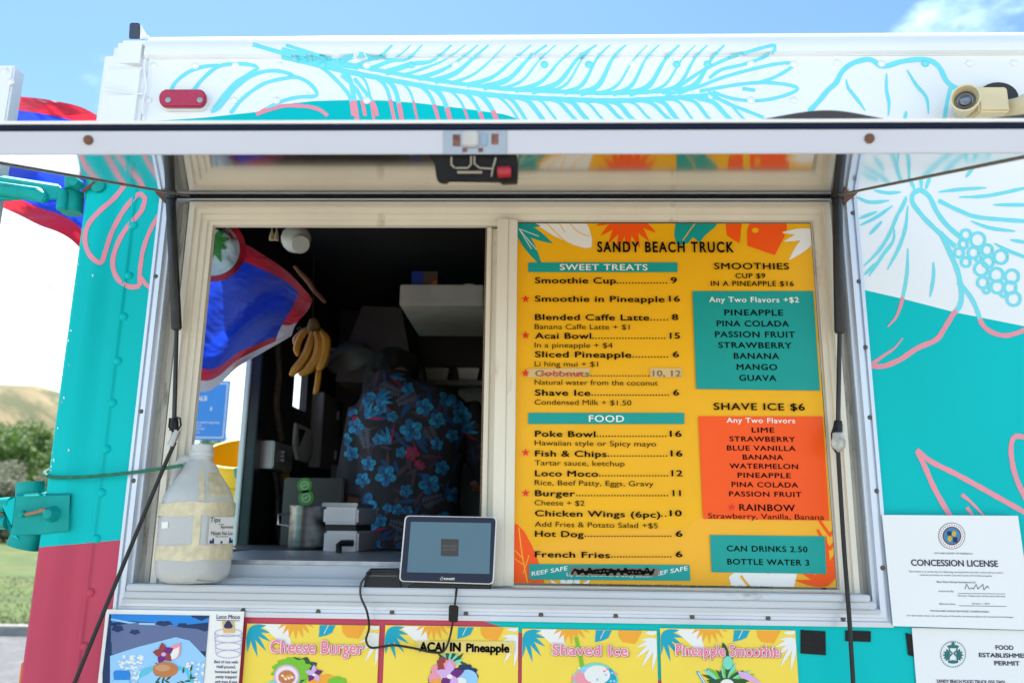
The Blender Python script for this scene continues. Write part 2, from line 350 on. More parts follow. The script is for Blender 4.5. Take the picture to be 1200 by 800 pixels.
# ------------------------------------------------------------------ painted line art
def art():
    mb = MB(); cnt = [0]
    def st(pts, w=4.5, taper=0, end=None):
        cnt[0] += 1; LF = .0003+cnt[0]*.000004
        q = cat_rom(pts, 4); n = len(q); prev = None
        for i in range(n):
            a = q[max(i-1, 0)]; c = q[min(i+1, n-1)]; l = math.hypot(c[0]-a[0], c[1]-a[1]) or 1; nx, ny = -(c[1]-a[1])/l, (c[0]-a[0])/l
            t = i/(n-1); ww = w/2
            if taper == 1: ww *= .25+.75*min(1, 3*min(t, 1-t)+.1)
            if taper == 2: ww *= 1-.75*t
            if taper == 3: ww *= .45+.75*t
            ww *= 1+.06*math.sin(i*1.3)
            A = hit(q[i][0]+nx*ww, q[i][1]+ny*ww, LF); B = hit(q[i][0]-nx*ww, q[i][1]-ny*ww, LF)
            if prev:
                m = (prev[0]+B)/2; mb.quad(prev[0], A, B, prev[1], 0 if m.z > BT(m.x) else 1)
            prev = (A, B)
    # feathery frond over the flap
    mid = [(330, 62), (400, 78), (450, 88), (500, 97), (560, 105), (600, 109), (660, 112), (720, 113.5), (780, 111)]
    mr = polyz(cat_rom(mid, 6))
    st([(x, y-4.2) for x, y in mid], 5); st([(x, y+4.6) for x, y in mid]+[(830, 112)], 6)
    st([(296, 52), (330, 62), (380, 73), (420, 80)], 5); st([(335, 53), (370, 64), (410, 76), (450, 84)], 4)
    rnd = random.Random(4)
    for i, x in enumerate(range(395, 800, 19)):
        b = mr(x); dx = 62+rnd.uniform(-8, 8) if x < 640 else 48+rnd.uniform(-6, 6)
        st([(x, b-3), (x+dx*.45, b-13), (x+dx*.8, 70+rnd.uniform(-2, 2)), (x+dx*1.12, 53)], (8, 4.4, 6.2)[i % 3], taper=2)
    for i, x in enumerate(range(385, 850, 18)):
        b = mr(x) if x < 780 else 111; dx = 34+rnd.uniform(-5, 6)
        st([(x, b+4), (x+dx*.5, b+9), (x+dx*.85, b+22), (x+dx*1.1, 143)], (5.5, 3, 4.4)[i % 3], taper=0)
    for p in ([(780, 111), (815, 103), (850, 90), (895, 78), (920, 74), (931, 75), (925, 81), (905, 92), (885, 98)],
              [(820, 107), (860, 100), (890, 97), (920, 99), (935, 104), (920, 112), (890, 118), (860, 116), (835, 108)],
              [(790, 106), (820, 85), (850, 70), (880, 60), (908, 53), (908, 59), (893, 68), (870, 76), (845, 82), (831, 92)],
              [(830, 108), (850, 120), (875, 130), (895, 138)], [(870, 104), (885, 106)]): st(p, 4)
    # rounded monstera outline on the left
    for p in ([(200, 107), (206, 96), (222, 84), (240, 78), (256, 77)], [(226, 107), (238, 92), (256, 78), (275, 75), (293, 76), (302, 80), (290, 88), (275, 98), (262, 112), (250, 128)],
              [(247, 131), (257, 126), (275, 104), (297, 88), (320, 83), (343, 88), (335, 92)], [(270, 133), (285, 115), (310, 98), (340, 91), (352, 92), (365, 100), (371, 112), (350, 114), (330, 119), (306, 131)],
              [(300, 134), (318, 128), (335, 124), (360, 125), (375, 129), (384, 136)], [(350, 67), (375, 78), (395, 95), (410, 114), (414, 136)], [(400, 88), (416, 103), (424, 118), (428, 136)], [(415, 92), (428, 108), (438, 122), (442, 136)]): st(p, 4.4)
    # hibiscus outline top right
    st([(948, 131), (962, 116), (970, 106), (980, 97), (987, 84), (1000, 74), (1020, 70), (1035, 78), (1058, 72), (1085, 70), (1100, 78), (1110, 96), (1124, 106)], 6)
    st([(1114, 103), (1110, 120), (1106, 143)], 4.5); st([(1133, 128), (1126, 143)], 3.5)
    for p in ([(992, 93), (994, 103), (1005, 117), (1014, 130)], [(1039, 86), (1039, 105), (1042, 122), (1041, 136)], [(1063, 82), (1074, 100), (1086, 115), (1088, 134)], [(1062, 130), (1060, 142)]): st(p, 4, 1)
    # big hibiscus right of the window
    st([(1080, 222), (1071, 226), (1069, 236), (1080, 252), (1098, 270), (1120, 289)], 5.5); st([(1078, 222), (1089, 230), (1098, 248), (1110, 264), (1128, 280)], 5.5)
    st([(1102, 272), (1113, 295), (1123, 320), (1127, 345), (1124, 360), (1117, 368), (1106, 386), (1097, 398), (1075, 408), (1055, 421), (1035, 429), (1020, 428)], 6)
    st([(1020, 428), (1035, 417), (1048, 408), (1058, 396)], 5, 2); st([(1123, 330), (1137, 347), (1145, 363), (1150, 378), (1160, 388), (1176, 393), (1192, 390), (1215, 380)], 5.5)
    for p in ([(1064, 291), (1063, 320), (1058, 348), (1051, 370), (1040, 383)], [(1094, 307), (1094, 325), (1090, 348)], [(1062, 230), (1051, 254), (1042, 275), (1030, 294), (1012, 312)],
              [(1064, 241), (1061, 268), (1053, 291), (1040, 316)], [(1048, 268), (1047, 282), (1036, 297), (1026, 312), (1018, 324)], [(1027, 308), (1013, 322)], [(1004, 231), (1020, 237), (1042, 235)],
              [(1007, 256), (1028, 248)], [(1008, 264), (1028, 254), (1046, 241)], [(1019, 275), (1034, 259)], [(1053, 251), (1063, 232)], [(1100, 225), (1125, 222), (1156, 220)],
              [(1124, 231), (1160, 229), (1215, 217)], [(1164, 240), (1215, 240)], [(1138, 259), (1160, 267), (1190, 271)],
              [(1184, 281), (1215, 286)], [(1165, 285), (1185, 295), (1215, 306)], [(1024, 223), (1040, 226), (1056, 225)], [(1072, 222), (1064, 205)], [(1080, 221), (1079, 200)], [(1085, 222), (1092, 200)], [(1132, 208), (1145, 190)]): st(p, 4.2, 1)
    st([(1100, 235), (1125, 247), (1150, 255), (1215, 260)], 4.8)
    for x, y, r in ((1132, 275, 6), (1146, 281, 8.5), (1129, 286, 5), (1141, 296, 6.5), (1124, 296, 5.5), (1132, 307, 5.5), (1157, 293, 6.5), (1158, 307, 6.5), (1173, 301, 8), (1150, 315, 8), (1168, 322, 8), (1186, 324, 8), (1152, 331, 6.5), (1169, 336, 7.5), (1184, 337, 7), (1188, 350, 8), (1156, 340, 3.5), (1147, 303, 3.5), (1176, 344, 3.5)):
        st([(x+r*math.cos(a), y+r*math.sin(a)) for a in [i*math.pi/6 for i in range(13)]], 3.6)
    # pink leaf lower right
    for p in ([(1074, 527), (1092, 541), (1120, 555), (1160, 577), (1215, 608)], [(1075, 528), (1084, 547), (1096, 574), (1118, 612)], [(1215, 518), (1196, 511), (1187, 514), (1185, 532), (1191, 560), (1208, 596), (1230, 640)]): st(p, 6)
    for p in ([(1127, 579), (1140, 590), (1160, 612)], [(1133, 594), (1145, 610)], [(1190, 640), (1205, 690), (1212, 740)], [(1170, 740), (1140, 738)]): st(p, 4.5, 2)
    # pink curls on the rear corner
    st([(150, 212), (134, 232), (116, 248), (103, 264), (99.5, 283), (106, 300), (118, 308), (123, 296), (131, 272), (144, 248), (157, 232), (165, 227), (170, 232), (165, 248), (150, 265), (138, 285), (132, 308), (138, 327), (152, 336), (164, 335)], 5.6)
    st([(164, 335), (164, 318), (168, 292), (176, 270), (186, 252)], 5); st([(163, 322), (170, 332), (178, 339)], 5)
    st([(118, 150), (130, 175), (140, 195), (150, 212)], 5)
    mb.build('painted_flowers', [CYANL, PINKL], truck, label='cyan flower outlines that turn pink below the turquoise edge')
art()
# ------------------------------------------------------------------ trim, jamb and window frame: one swept profile per part
BRK = {'l': (0, .031, .064, .1085), 'r': (0, .0335, .0545, .0935), 'b': (0, .041, .052, .0665), 't': (0, .008, .012, .056)}
HTT = P(600, 231).z
def inset(side, u):      # u: 0..3
    b = BRK[side]; i = min(2, int(u)); return lerp(b[i], b[i+1], u-i)
def sweep(profile, name, m, parent=truck, rect=None, brk=None):
    xl, xr, zb, zt = rect or (HL, HR, HB, HTT); rings = []
    for u, y in profile:
        f = (lambda s: inset(s, u)) if brk is None else (lambda s: u*brk[s])
        a, b, c, d = xl+f('l'), xr-f('r'), zb+f('b'), zt-f('t')
        rings.append([(a, y, c), (b, y, c), (b, y, d), (a, y, d)])
    mb = MB(); mb.loft([[Vector(p) for p in r] for r in rings], cap=False)
    return mb.build(name, m, parent, bevel=0)
sweep([(0, .0), (0, -.009), (.22, -.011), (.25, -.006), (.38, -.006), (.42, -.013), (.72, -.014), (.76, -.004), (.97, -.004), (1, -.001), (1, .03)], 'outer_trim', TRIM)
sweep([(.99, .0), (1.0, .018), (1.35, .020), (1.4, .012), (1.7, .012), (1.75, .022), (2.02, .022)], 'window_jamb', JAMB)
wf = sweep([(2.0, .05), (2.0, -.004), (2.28, -.006), (2.31, .002), (2.52, .003), (2.56, .010), (2.78, .012), (2.82, .018), (3.0, .019), (3.0, .034)], 'window_frame', FRAME)
IL = HL+inset('l', 3); IR = HR-inset('r', 3); IB = HB+inset('b', 3); IT = HTT-inset('t', 3)
# black strip standing in for the shade in the gap under the flap hinge
g = MB(); g.box((HL+.022, -.0145, HTT-.006), (HR-.022, .012, HTT+.020)); g.build('hinge_gap_shade', BLACK, truck)
# sill ledge, tracks, meeting rails
sill = MB(); zt = P(600, 690, -.03).z
sill.box((HL+.036, -.04, zt-.012), (HR-.05, .004, zt)); sill.box((HL+.028, -.030, zt-.026), (HR-.036, .004, zt-.0125)); sill.box((HL+.02, -.02, zt-.036), (HR-.025, .004, zt-.0265))
sill.build('window_sill', FRAMEW, truck, bevel=.002)
tr = MB(); zr0 = zt-.004; zr1 = P(420, 663, .05).z
xm0 = P(580, 450, .0).x; xm1 = P(604.5, 450, .0).x
tr.box((IL+.002, .004, zt-.01), (xm0, .012, zt+.006)); tr.box((IL+.002, .024, zt-.01), (xm0, .030, zt+.010)); tr.box((IL, .012, zt-.01), (xm0, .05, zt-.002))
tr.build('sliding_track', FRAMEW, truck, bevel=.0008)
rs = MB(); rs.box((IL-.03, .05, zt-.05), (IR, .058, zr1)); rs.build('sill_riser', FRAMEW, truck)
me_ = MB(); me_.box((xm0, -.006, IB-.004), (lerp(xm0, xm1, .55), .05, IT+.006)); me_.box((lerp(xm0, xm1, .55), -.0035, IB-.0035), (xm1, .05, IT+.0055)); me_.build('window_mullion', FRAME, truck, bevel=.001)
sx0 = P(565, 450, .02).x; sh = MB(); sh.box((sx0+.004, .022, IB), (sx0+.014, .045, IT-.003)); sh.box((sx0+.014, .028, IB), (xm0, .044, IT-.0035))
sh.build('sliding_sash', FRAME, truck, bevel=.001); wx = MB(); wx.box((sx0, .026, IB), (sx0+.0038, .041, IT-.004)); wx.build('pile_seal', mat('brown_pile', (.16, .11, .08), .9, var=.3, scale=200), truck)
gk = MB(); mx0, mx1 = P(603, 450, .02).x, P(970, 450, .02).x
gk.box((xm1, .016, IB-.006), (IR+.004, .040, IT+.006)); gk.build('window_pane', mat('dark_glass', (.03, .045, .035), .05, var=.02, coat=1), truck)
rb = MB(); rb.tube([P(552, 702.5, -.021), P(560, 701, -.022), P(600, 701.8, -.022), P(607, 703, -.021)], .0035, 6); rb.build('rust_gash', RUST, truck, smooth=True)
# screws along the lower trim
sc = MB(); sc.lathe([(.0042, 0), (.0046, .0015), (.003, .003), (.0001, .003)], axis=(0, -1, 0), n=10)
scr = sc.build('trim_screw', mat('screw_zinc', (.10, .085, .07), .5, metal=.6, var=.3), truck, smooth=True, world=False); scr.location = P(373, 716.5, -.006)-truck.location
for x, y in ((285, 715), (459.5, 717), (546, 718.5), (634, 720), (721.5, 721.5), (811, 722), (900, 723.5), (988, 724.5)): inst('trim_screw', scr.data, truck, P(x, y, -.006))
for x, y in ((999, 250), (1006, 330), (1014, 407), (1019, 489), (1027, 575), (1034, 665), (183, 324), (166, 482), (157, 563)): inst('trim_screw', scr.data, truck, P(x, y, -.012))
# ------------------------------------------------------------------ body shell and interior
sh = MB(); DX = XE+.02
YD0, YD1 = .13, P(300, 450).y  # placeholder
YD1 = PX(300, 440, XE+.03).y
zh = 2.42
wy0 = PX(344.5, 455, XE+.03).y; wy1 = PX(360, 455, XE+.03).y; wz1 = PX(352, 432, XE+.03).z; wz0 = PX(352, 480, XE+.03).z
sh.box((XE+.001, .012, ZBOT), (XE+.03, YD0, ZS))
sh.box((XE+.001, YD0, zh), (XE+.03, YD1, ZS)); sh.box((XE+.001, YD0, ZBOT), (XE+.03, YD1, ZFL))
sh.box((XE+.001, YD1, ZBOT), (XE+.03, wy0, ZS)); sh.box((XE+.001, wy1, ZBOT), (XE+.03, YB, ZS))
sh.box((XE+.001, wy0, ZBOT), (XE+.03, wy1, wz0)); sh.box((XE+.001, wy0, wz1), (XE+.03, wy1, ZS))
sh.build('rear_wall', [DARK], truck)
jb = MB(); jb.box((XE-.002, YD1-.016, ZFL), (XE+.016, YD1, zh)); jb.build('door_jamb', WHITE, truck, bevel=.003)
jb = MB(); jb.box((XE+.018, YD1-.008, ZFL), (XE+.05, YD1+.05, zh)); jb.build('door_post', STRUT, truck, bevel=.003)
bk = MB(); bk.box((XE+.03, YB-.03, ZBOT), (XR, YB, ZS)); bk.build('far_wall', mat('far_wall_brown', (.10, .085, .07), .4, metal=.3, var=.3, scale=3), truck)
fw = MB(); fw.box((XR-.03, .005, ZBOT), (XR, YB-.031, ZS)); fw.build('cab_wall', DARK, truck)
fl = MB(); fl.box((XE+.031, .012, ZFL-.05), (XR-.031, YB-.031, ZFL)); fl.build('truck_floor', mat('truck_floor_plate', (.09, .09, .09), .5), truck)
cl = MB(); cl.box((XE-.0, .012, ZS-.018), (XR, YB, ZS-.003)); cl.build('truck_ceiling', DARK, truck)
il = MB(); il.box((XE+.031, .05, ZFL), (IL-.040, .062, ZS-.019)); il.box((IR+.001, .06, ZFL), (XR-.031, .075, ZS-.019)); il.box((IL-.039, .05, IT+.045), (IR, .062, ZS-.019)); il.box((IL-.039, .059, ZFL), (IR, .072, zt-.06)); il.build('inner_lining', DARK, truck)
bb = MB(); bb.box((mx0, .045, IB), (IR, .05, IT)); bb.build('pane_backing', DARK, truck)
ct = MB(); zc = P(400, 657.5, .05).z; cfar = PZ(330, 643, zc).y
ct.box((IL-.06, .059, zc-.03), (xm0+.2, cfar, zc)); ct.build('serving_counter', mat('worn_steel_counter', (.36, .37, .40), .4, metal=.75, var=.2, scale=30, bump=.1), truck, bevel=.003)
# ------------------------------------------------------------------ serving flap
FA = math.radians(18.6)
fdir = Vector((0, -math.cos(FA), -math.sin(FA))); fn = Vector((0, -math.sin(FA), math.cos(FA)))   # along the flap, and its upper normal
h0 = P(600, 229.5, -.016); hz = h0.z
def flap_hit(px, py, lift=0.0):
    o = Vector((0, -.016, hz))+fn*lift; d = ray(px, py); t = (o-CAM).dot(fn)/d.dot(fn); return CAM+d*t
FLEN = (flap_hit(600, 180)-Vector((0, -.016, hz))).dot(fdir)
FXL = flap_hit(180, 222.5).x; FXR = flap_hit(1010, 223).x
def fp(x, s, h): return Vector((x, -.016, hz))+fdir*s+fn*h
flap = MB(); T = .0285
def fbox(mb, x0, x1, s0, s1, ha, hb, mi=0): mb.hexa([fp(x0, s0, ha), fp(x1, s0, ha), fp(x1, s1, ha), fp(x0, s1, ha)], [fp(x0, s0, hb), fp(x1, s0, hb), fp(x1, s1, hb), fp(x0, s1, hb)], mi)
fbox(flap, FXL, FXR, 0, FLEN-.002, 0, T)
flp = flap.build('serving_flap', FLAPM, truck)
LIPM = mat('flap_lip_paint', (.52, .535, .62), .42, var=.08, scale=5, dirt=(.33, .29, .23), dscale=11, damt=.44, stretch=(.3, 1, 1))
l = MB(); fbox(l, FXL-.002, FXR+.002, FLEN-.0018, FLEN+.004, -.001, T-.001); l.build('flap_lip', LIPM, flp, bevel=.001)
l = MB(); fbox(l, FXL-.002, FXR+.002, FLEN-.012, FLEN+.0055, T-.0005, T+.0066); l.build('edge_seal', mat('navy_rubber', (.004, .010, .035), .6, var=.15, scale=20, spec=.15), flp, bevel=.0015)
l = MB(); fbox(l, FXL-.004, FXR+.004, -.0, FLEN+.007, T+.0070, T+.0110); l.build('top_skin', WHITE, flp, bevel=.001)
l = MB()
for x0 in (FXL, FXR-.0045):
    l = MB(); fbox(l, x0, x0+.0045, .0, FLEN-.003, -.0022, -.0003); l.build('flap_edge_strip', mat('edge_strip_grey', (.30, .29, .27), .4, metal=.5), flp)
# the rubber strip that has buckled up off the top skin
def buckle(xa, xm, xb, amp, name='buckled_strip'):
    mb = MB(); rings = []
    for i in range(31):
        t = i/30; x = lerp(xa, xb, t); u = (x-xa)/(xm-xa)*.5 if x < xm else .5+(x-xm)/(xb-xm)*.5
        h = amp*math.sin(math.pi*u)**2; b0 = T+.0113+h
        rings.append([fp(x, FLEN-.03, b0), fp(x, FLEN-.055, b0+.0005), fp(x, FLEN-.055, b0+.003), fp(x, FLEN-.03, b0+.003)])
    mb.loft(rings); mb.build(name, [mat('dark_weather_strip', (.03, .025, .03), .5)], flp, smooth=True)
    mb = MB(); rings = []
    for i in range(31):
        t = i/30; x = lerp(xa, xb, t); u = (x-xa)/(xm-xa)*.5 if x < xm else .5+(x-xm)/(xb-xm)*.5
        h = amp*math.sin(math.pi*u)**2; rings.append([fp(x, FLEN-.029, T+.0111), fp(x, FLEN-.031, T+.0111), fp(x, FLEN-.031, T+.0117+h), fp(x, FLEN-.029, T+.0117+h)])
    mb.loft(rings); mb.build('strip_underside', mat('dark_weather_strip', (.03, .025, .03), .5), flp)
def fx(px): return flap_hit(px, 140, .045).x
buckle(fx(862), fx(968), fx(1064), .013); buckle(fx(1110), fx(1240), fx(1330), .010)
bo = MB(); bo.lathe([(.0062, 0), (.0058, .002), (.003, .0035), (.0001, .0035)], n=12, axis=fdir)
for i, x in enumerate((103.5, 1014.5)):
    p = flap_hit(x, 180); q = fp(p.x, FLEN+.004, .0165)
    if i == 0: bolt = bo.build('lip_bolt', RUST, flp, smooth=True, world=False); bolt.location = q-origin(flp)
    else: inst('lip_bolt', bolt.data, flp, q)
# latch in the middle of the lip
la = MB(); xa, xb = flap_hit(520, 180).x, flap_hit(594, 180).x; w = xb-xa
fbox(la, xa, xb, FLEN+.004, FLEN+.0058, -.0015, T-.0015); la.build('latch_plate', mat('latch_plate_steel', (.30, .36, .46), .4, metal=.6, dirt=(.22, .11, .07), dscale=28, damt=.47), flp, bevel=.0006)
for u0, u1, h0_, h1_ in ((.15, .27, .008, .022), (.76, .87, .010, .023), (.30, .38, .001, .006), (.55, .63, .001, .006)):
    la = MB(); fbox(la, xa+w*u0, xa+w*u1, FLEN+.0058, FLEN+.0062, h0_, h1_); la.build('rust_patch', mat('rust_stain', (.20, .09, .07), .8, var=.5, scale=90), flp, bevel=.003)
la = MB(); fbox(la, xa+w*.30, xa+w*.56, FLEN+.0058, FLEN+.012, .007, .026); la.build('latch_slide', GALV, flp, bevel=.002)
la = MB(); fbox(la, xa+w*.59, xa+w*.70, FLEN+.0058, FLEN+.0075, .008, .024); la.build('latch_keyhole', mat('blue_grey_steel', (.22, .32, .45), .3, metal=.5), flp, bevel=.001)
def F2(px, py, s=FLEN-.004):     # on a plane perpendicular to the flap at distance s
    o = fp(0, s, 0); d = ray(px, py); return CAM+d*((o-CAM).dot(fdir)/d.dot(fdir))
la = MB(); pl = [(502, 181), (606, 182), (607, 190), (606, 214), (588, 215), (585, 212), (524, 211), (521, 214), (513, 213), (511, 207), (509, 192)]
la.prism([F2(x, y) for x, y in pl], -fdir*.028); la.build('latch_housing', mat('latch_black', (.004, .0045, .006), .5, var=.4, scale=40, bump=.3, spec=.2), flp, bevel=.0008)
la = MB()
for a in ([(536, 202), (565, 202)], [(529, 184), (529, 193), (533, 197)], [(581, 185), (578, 196), (576, 207)], [(552, 183), (552, 193), (548, 197), (534, 197)], [(556, 183), (556, 192), (562, 197), (578, 198)]):
    la.tube([F2(x, y, FLEN) for x, y in a], .0019 if a[0][1] > 200 else .0013, 6)
la.build('latch_rods', mat('cream_metal', (.30, .27, .22), .5, metal=.3), flp, smooth=True)
la = MB(); la.tube([F2(583, 202, FLEN+.001), F2(599, 201, FLEN+.001)], [.0075, .0075], 10); la.build('latch_roller', mat('red_plastic', (.35, .012, .025), .4), flp, smooth=True, bevel=.001)
# brackets and struts
for pts in ([(178, 216), (197, 220), (197, 236), (192, 237), (182, 226)], [(988, 222), (1009, 222), (1006, 225), (991, 238), (988, 237)]):
    b = MB(); b.prism([P(x, y, -.024) for x, y in pts], (0, .012, 0)); b.build('hinge_bracket', RUST, truck, bevel=.001)
def strut(p0, p1, p2, name='gas_strut'):
    m = MB(); a, b, c = P(*p0, -.034), P(*p1, -.03), P(*p2, -.024)
    m.tube([a, lerp(a, b, .02), b, b+(b-a).normalized()*.004], [.0095, .0102, .0102, .008], 14); o = m.build(name, STRUT, truck, smooth=True)
    m = MB(); m.tube([b, c], .0045, 8); m.build('piston_rod', STRUT, o, smooth=True)
    m = MB(); m.tube([a+Vector((0, 0, .012)), a], .012, 12); m.build('strut_eye', STRUT, o, smooth=True)
    m = MB(); d = (c-b).normalized(); m.tube([c-d*.012, c-d*.004, c+d*.012], [.007, .0085, .0085], 10); m.build('strut_socket', BLACKP, o, smooth=True)
strut((200, 234), (207, 384), (204, 497)); strut((981, 233), (984, 388), (982, 500))
# ------------------------------------------------------------------ red marker light
m = MB()
def stadium(x0, x1, y0, y1, n=8):
    r = (y1-y0)/2; o = []
    for i in range(n+1): a = -math.pi/2+math.pi*i/n; o.append((x1-r*.8+r*.8*math.cos(a), (y0+y1)/2+r*math.sin(a)))
    for i in range(n+1): a = math.pi/2+math.pi*i/n; o.append((x0+r*.8+r*.8*math.cos(a), (y0+y1)/2+r*math.sin(a)))
    return o
m.prism([P(x, y, -.001) for x, y in stadium(188, 245, 108, 131)], (0, -.008, 0)); ml = m.build('marker_light', WHITE, truck, bevel=.002, label='red oval marker light with two screws')
m = MB(); m.prism([P(x, y, -.0092) for x, y in stadium(188, 243.5, 107, 128)], (0, -.010, 0)); m.build('lens', mat('red_lens', (.45, .015, .06), .2, var=.15, scale=200, coat=.5, bump=.6, bscale=500), ml, bevel=.003)
for x in (197.5, 234.5):
    m = MB(); m.lathe([(.006, 0), (.0065, .002), (.003, .003), (.0001, .002)], o=P(x, 117.5, -.019), axis=(0, -1, 0), n=12); m.build('screw', GALV, ml, smooth=True)
# security light top right
CREAM = mat('aged_cream_plastic', (.70, .60, .38), .45, var=.06, scale=12); 
m = MB(); m.prism([P(x, y, -.001) for x, y in ell(1166, 118, 24, 18, 24)], (0, -.012, 0)); sl_ = m.build('security_light', mat('black_gasket', (.02, .02, .02), .6), truck, smooth=True, label='cream twin head security light')
m = MB(); c = P(1158, 118, -.05); m.box(c+Vector((-.030, -.018, -.034)), c+Vector((.032, .045, .022))); m.build('junction_box', CREAM, sl_, bevel=.004)
def head(px, py, tx, ty, nm):
    c = P(px, py, -.075); ax = (Vector((tx, -.75, ty))).normalized(); m = MB()
    m.lathe([(.012, -.06), (.019, -.055), (.020, -.03), (.024, -.02), (.027, .014), (.0275, .018), (.0245, .018), (.021, .004), (.018, -.004), (.0001, -.004)], o=c, axis=ax, n=28); o = m.build('lamp_head', CREAM, sl_, smooth=True)
    m = MB(); m.lathe([(.0165, -.001), (.017, .004), (.015, .005), (.0145, .002), (.012, .0015), (.011, .006), (.008, .008), (.0001, .008)], o=c, axis=ax, n=24); m.build('bulb_face', mat('bulb_grey', (.16, .18, .22), .15, metal=.6), sl_, smooth=True)
    m = MB(); m.tube([c-ax*.05, c-ax*.062+Vector((.012, .02, 0)), P(1158, 120, -.05)], .010, 10); m.build('swivel_arm', CREAM, sl_, smooth=True)
head(1131, 118, -.35, -.12, 'a'); head(1212, 122, .5, -.2, 'b')
# roof corner lamp (seen edge-on)
m = MB(); m.hexa([P(151, 46, .09), P(165, 46, .09), P(163, 27, .06), P(152, 27, .06)], [P(151, 46, .14), P(170, 47, .16), P(165, 28, .12), P(152, 27, .10)])
m.build('roof_lamp', mat('blue_black_plastic', (.03, .05, .10), .4), truck, bevel=.002)
m = MB(); m.hexa([P(164, 46, .085), P(176, 46, .085), P(172, 42, .09), P(164.5, 29, .075)], [P(164, 46, .12), P(178, 46, .12), P(172, 41, .12), P(165, 29, .10)]); m.build('lamp_gusset', WHITE, truck)
# opened rear door folded along the side + hinge arms
xd = P(20, 82, .04).x; zd = P(20, 79, .04).z
m = MB(); m.box((xd-.9, .03, .55), (xd, .07, 2.02)); m.box((xd-.9, .03, 2.0201), (xd, .07, zd)); 
m.m = [1]*6+[0]*6; door = m.build('rear_door', [WHITE, TEAL], truck, bevel=.004, label='rear door swung open beside the truck')
for x, y in ((6, 84), (13, 96)): inst('rivet', rw.data, truck, P(x, y, .03))
def arm(pts, r=.012): return cat_rom([tuple(P(*q)) for q in pts])
m = MB()
m.hexa([P(-30, 203, -.01), P(72, 219, -.01), P(75, 234, -.01), P(-30, 196+40, -.01)], [P(-30, 200, .04), P(70, 216, .04), P(75, 228, .04), P(-30, 230, .04)])
m.tube([P(-25, 218, -.012), P(45, 228, -.012), P(55, 234, -.01)], [.016, .016, .010], 12)
TEAL_SHADE = mat('shaded_teal_paint', (.0, .33, .31), .5, var=.15, scale=12, spec=.2, dirt=(.02, .20, .18), dscale=20, damt=.45, bump=.2, bscale=40)  # turquoise darkened to put the hinges' shade into the colour; dirt is random
hg = m.build('door_hinge', TEAL_SHADE, truck, smooth=False, bevel=.003)
m = MB(); m.tube([P(85, 196, .0), P(84, 222, .0)], .014, 14); m.tube([P(74, 224, -.005), P(72, 246, -.005)], .0105, 14); m.tube([P(86, 226, .02), P(84, 250, .02)], .022, 16); m.build('hinge_knuckle', TEAL_SHADE, hg, smooth=True, bevel=.001)
m = MB(); m.box(P(97, 232, -.008), P(128, 206, .0)+Vector((0, .002, 0))); m.build('hinge_plate', TEAL_SHADE, hg, bevel=.003)
m = MB(); m.lathe([(.015, 0), (.015, .01), (.008, .014), (.0001, .014)], o=P(117, 219, -.008), axis=(0, -1, 0), n=16); m.lathe([(.012, 0), (.010, .022), (.0001, .024)], o=P(92, 217, -.008), axis=(0, -1, 0), n=16); m.build('hinge_boss', TEAL_SHADE, hg, smooth=True)
m = MB(); m.tube([P(97, 224, -.016), P(112, 214, -.02)], .004, 8); m.build('hinge_bolt', RUST, hg, smooth=True)
# lower hinge
m = MB(); m.prism([P(x, y, -.014) for x, y in ((19, 581), (83, 580), (81, 622), (46, 626), (12, 627))], (0, .005, 0)); m.hexa([P(19, 581, -.014), P(83, 580, -.014), P(83, 577.5, -.014), P(19, 578, -.014)], [P(24, 578, .05), P(80, 577, .03), P(80, 575, .03), P(24, 576, .05)]); hg2 = m.build('lower_door_hinge', TEAL_SHADE, truck, bevel=.002)
m = MB(); m.tube([P(36, 565, .02), P(35, 600, .02)], .026, 18); m.tube([P(36, 618, .02), P(27, 641, .02)], .030, 18); m.tube([P(-10, 592, .01), P(14, 590, .0)], .014, 10); m.tube([P(-10, 612, .01), P(10, 612, .0)], .014, 10); m.build('hinge_knuckle', TEAL_SHADE, hg2, smooth=True)
m = MB(); m.prism([P(x, y, -.012) for x, y in ((19, 581), (12, 627), (22, 632), (6, 606), (2, 592))], (0, .02, 0)); m.build('hinge_cheek', TEAL, hg2)
m = MB(); m.lathe([(.016, 0), (.013, .010), (.0085, .020), (.0001, .022)], o=P(62, 602, -.014), axis=(0, -1, 0), n=18); m.lathe([(.007, 0), (.006, .010), (.0001, .012)], o=P(28, 602, -.014), axis=(0, -1, 0), n=14); m.build('hinge_boss', TEAL_SHADE, hg2, smooth=True)
m = MB(); m.tube([P(30, 602.5, -.024), P(54, 597, -.03)], .0038, 8); m.build('hinge_bolt', mat('brass_rust', (.30, .18, .10), .6, metal=.4, var=.3), hg2, smooth=True)
m = MB(); m.box(P(24, 800, .02), P(29, 775, .03)); m.build('side_reflector', mat('orange_lens', (.8, .18, .02), .3), truck)
# skirt and wheels below the frame of view
for wx_ in (-.1, 2.0):
    m = MB(); m.lathe([(.18, 0), (.38, .0), (.42, .03), (.42, .2), (.38, .24), (.18, .24)], o=(wx_, .30, .42), axis=(0, 1, 0), n=28); w_ = m.build('wheel', BLACK, truck, smooth=True)
    m = MB(); m.lathe([(.001, .04), (.12, .05), (.19, .01), (.19, .2)], o=(wx_, .30, .42), axis=(0, 1, 0), n=24); m.build('rim', GALV, w_, smooth=True)
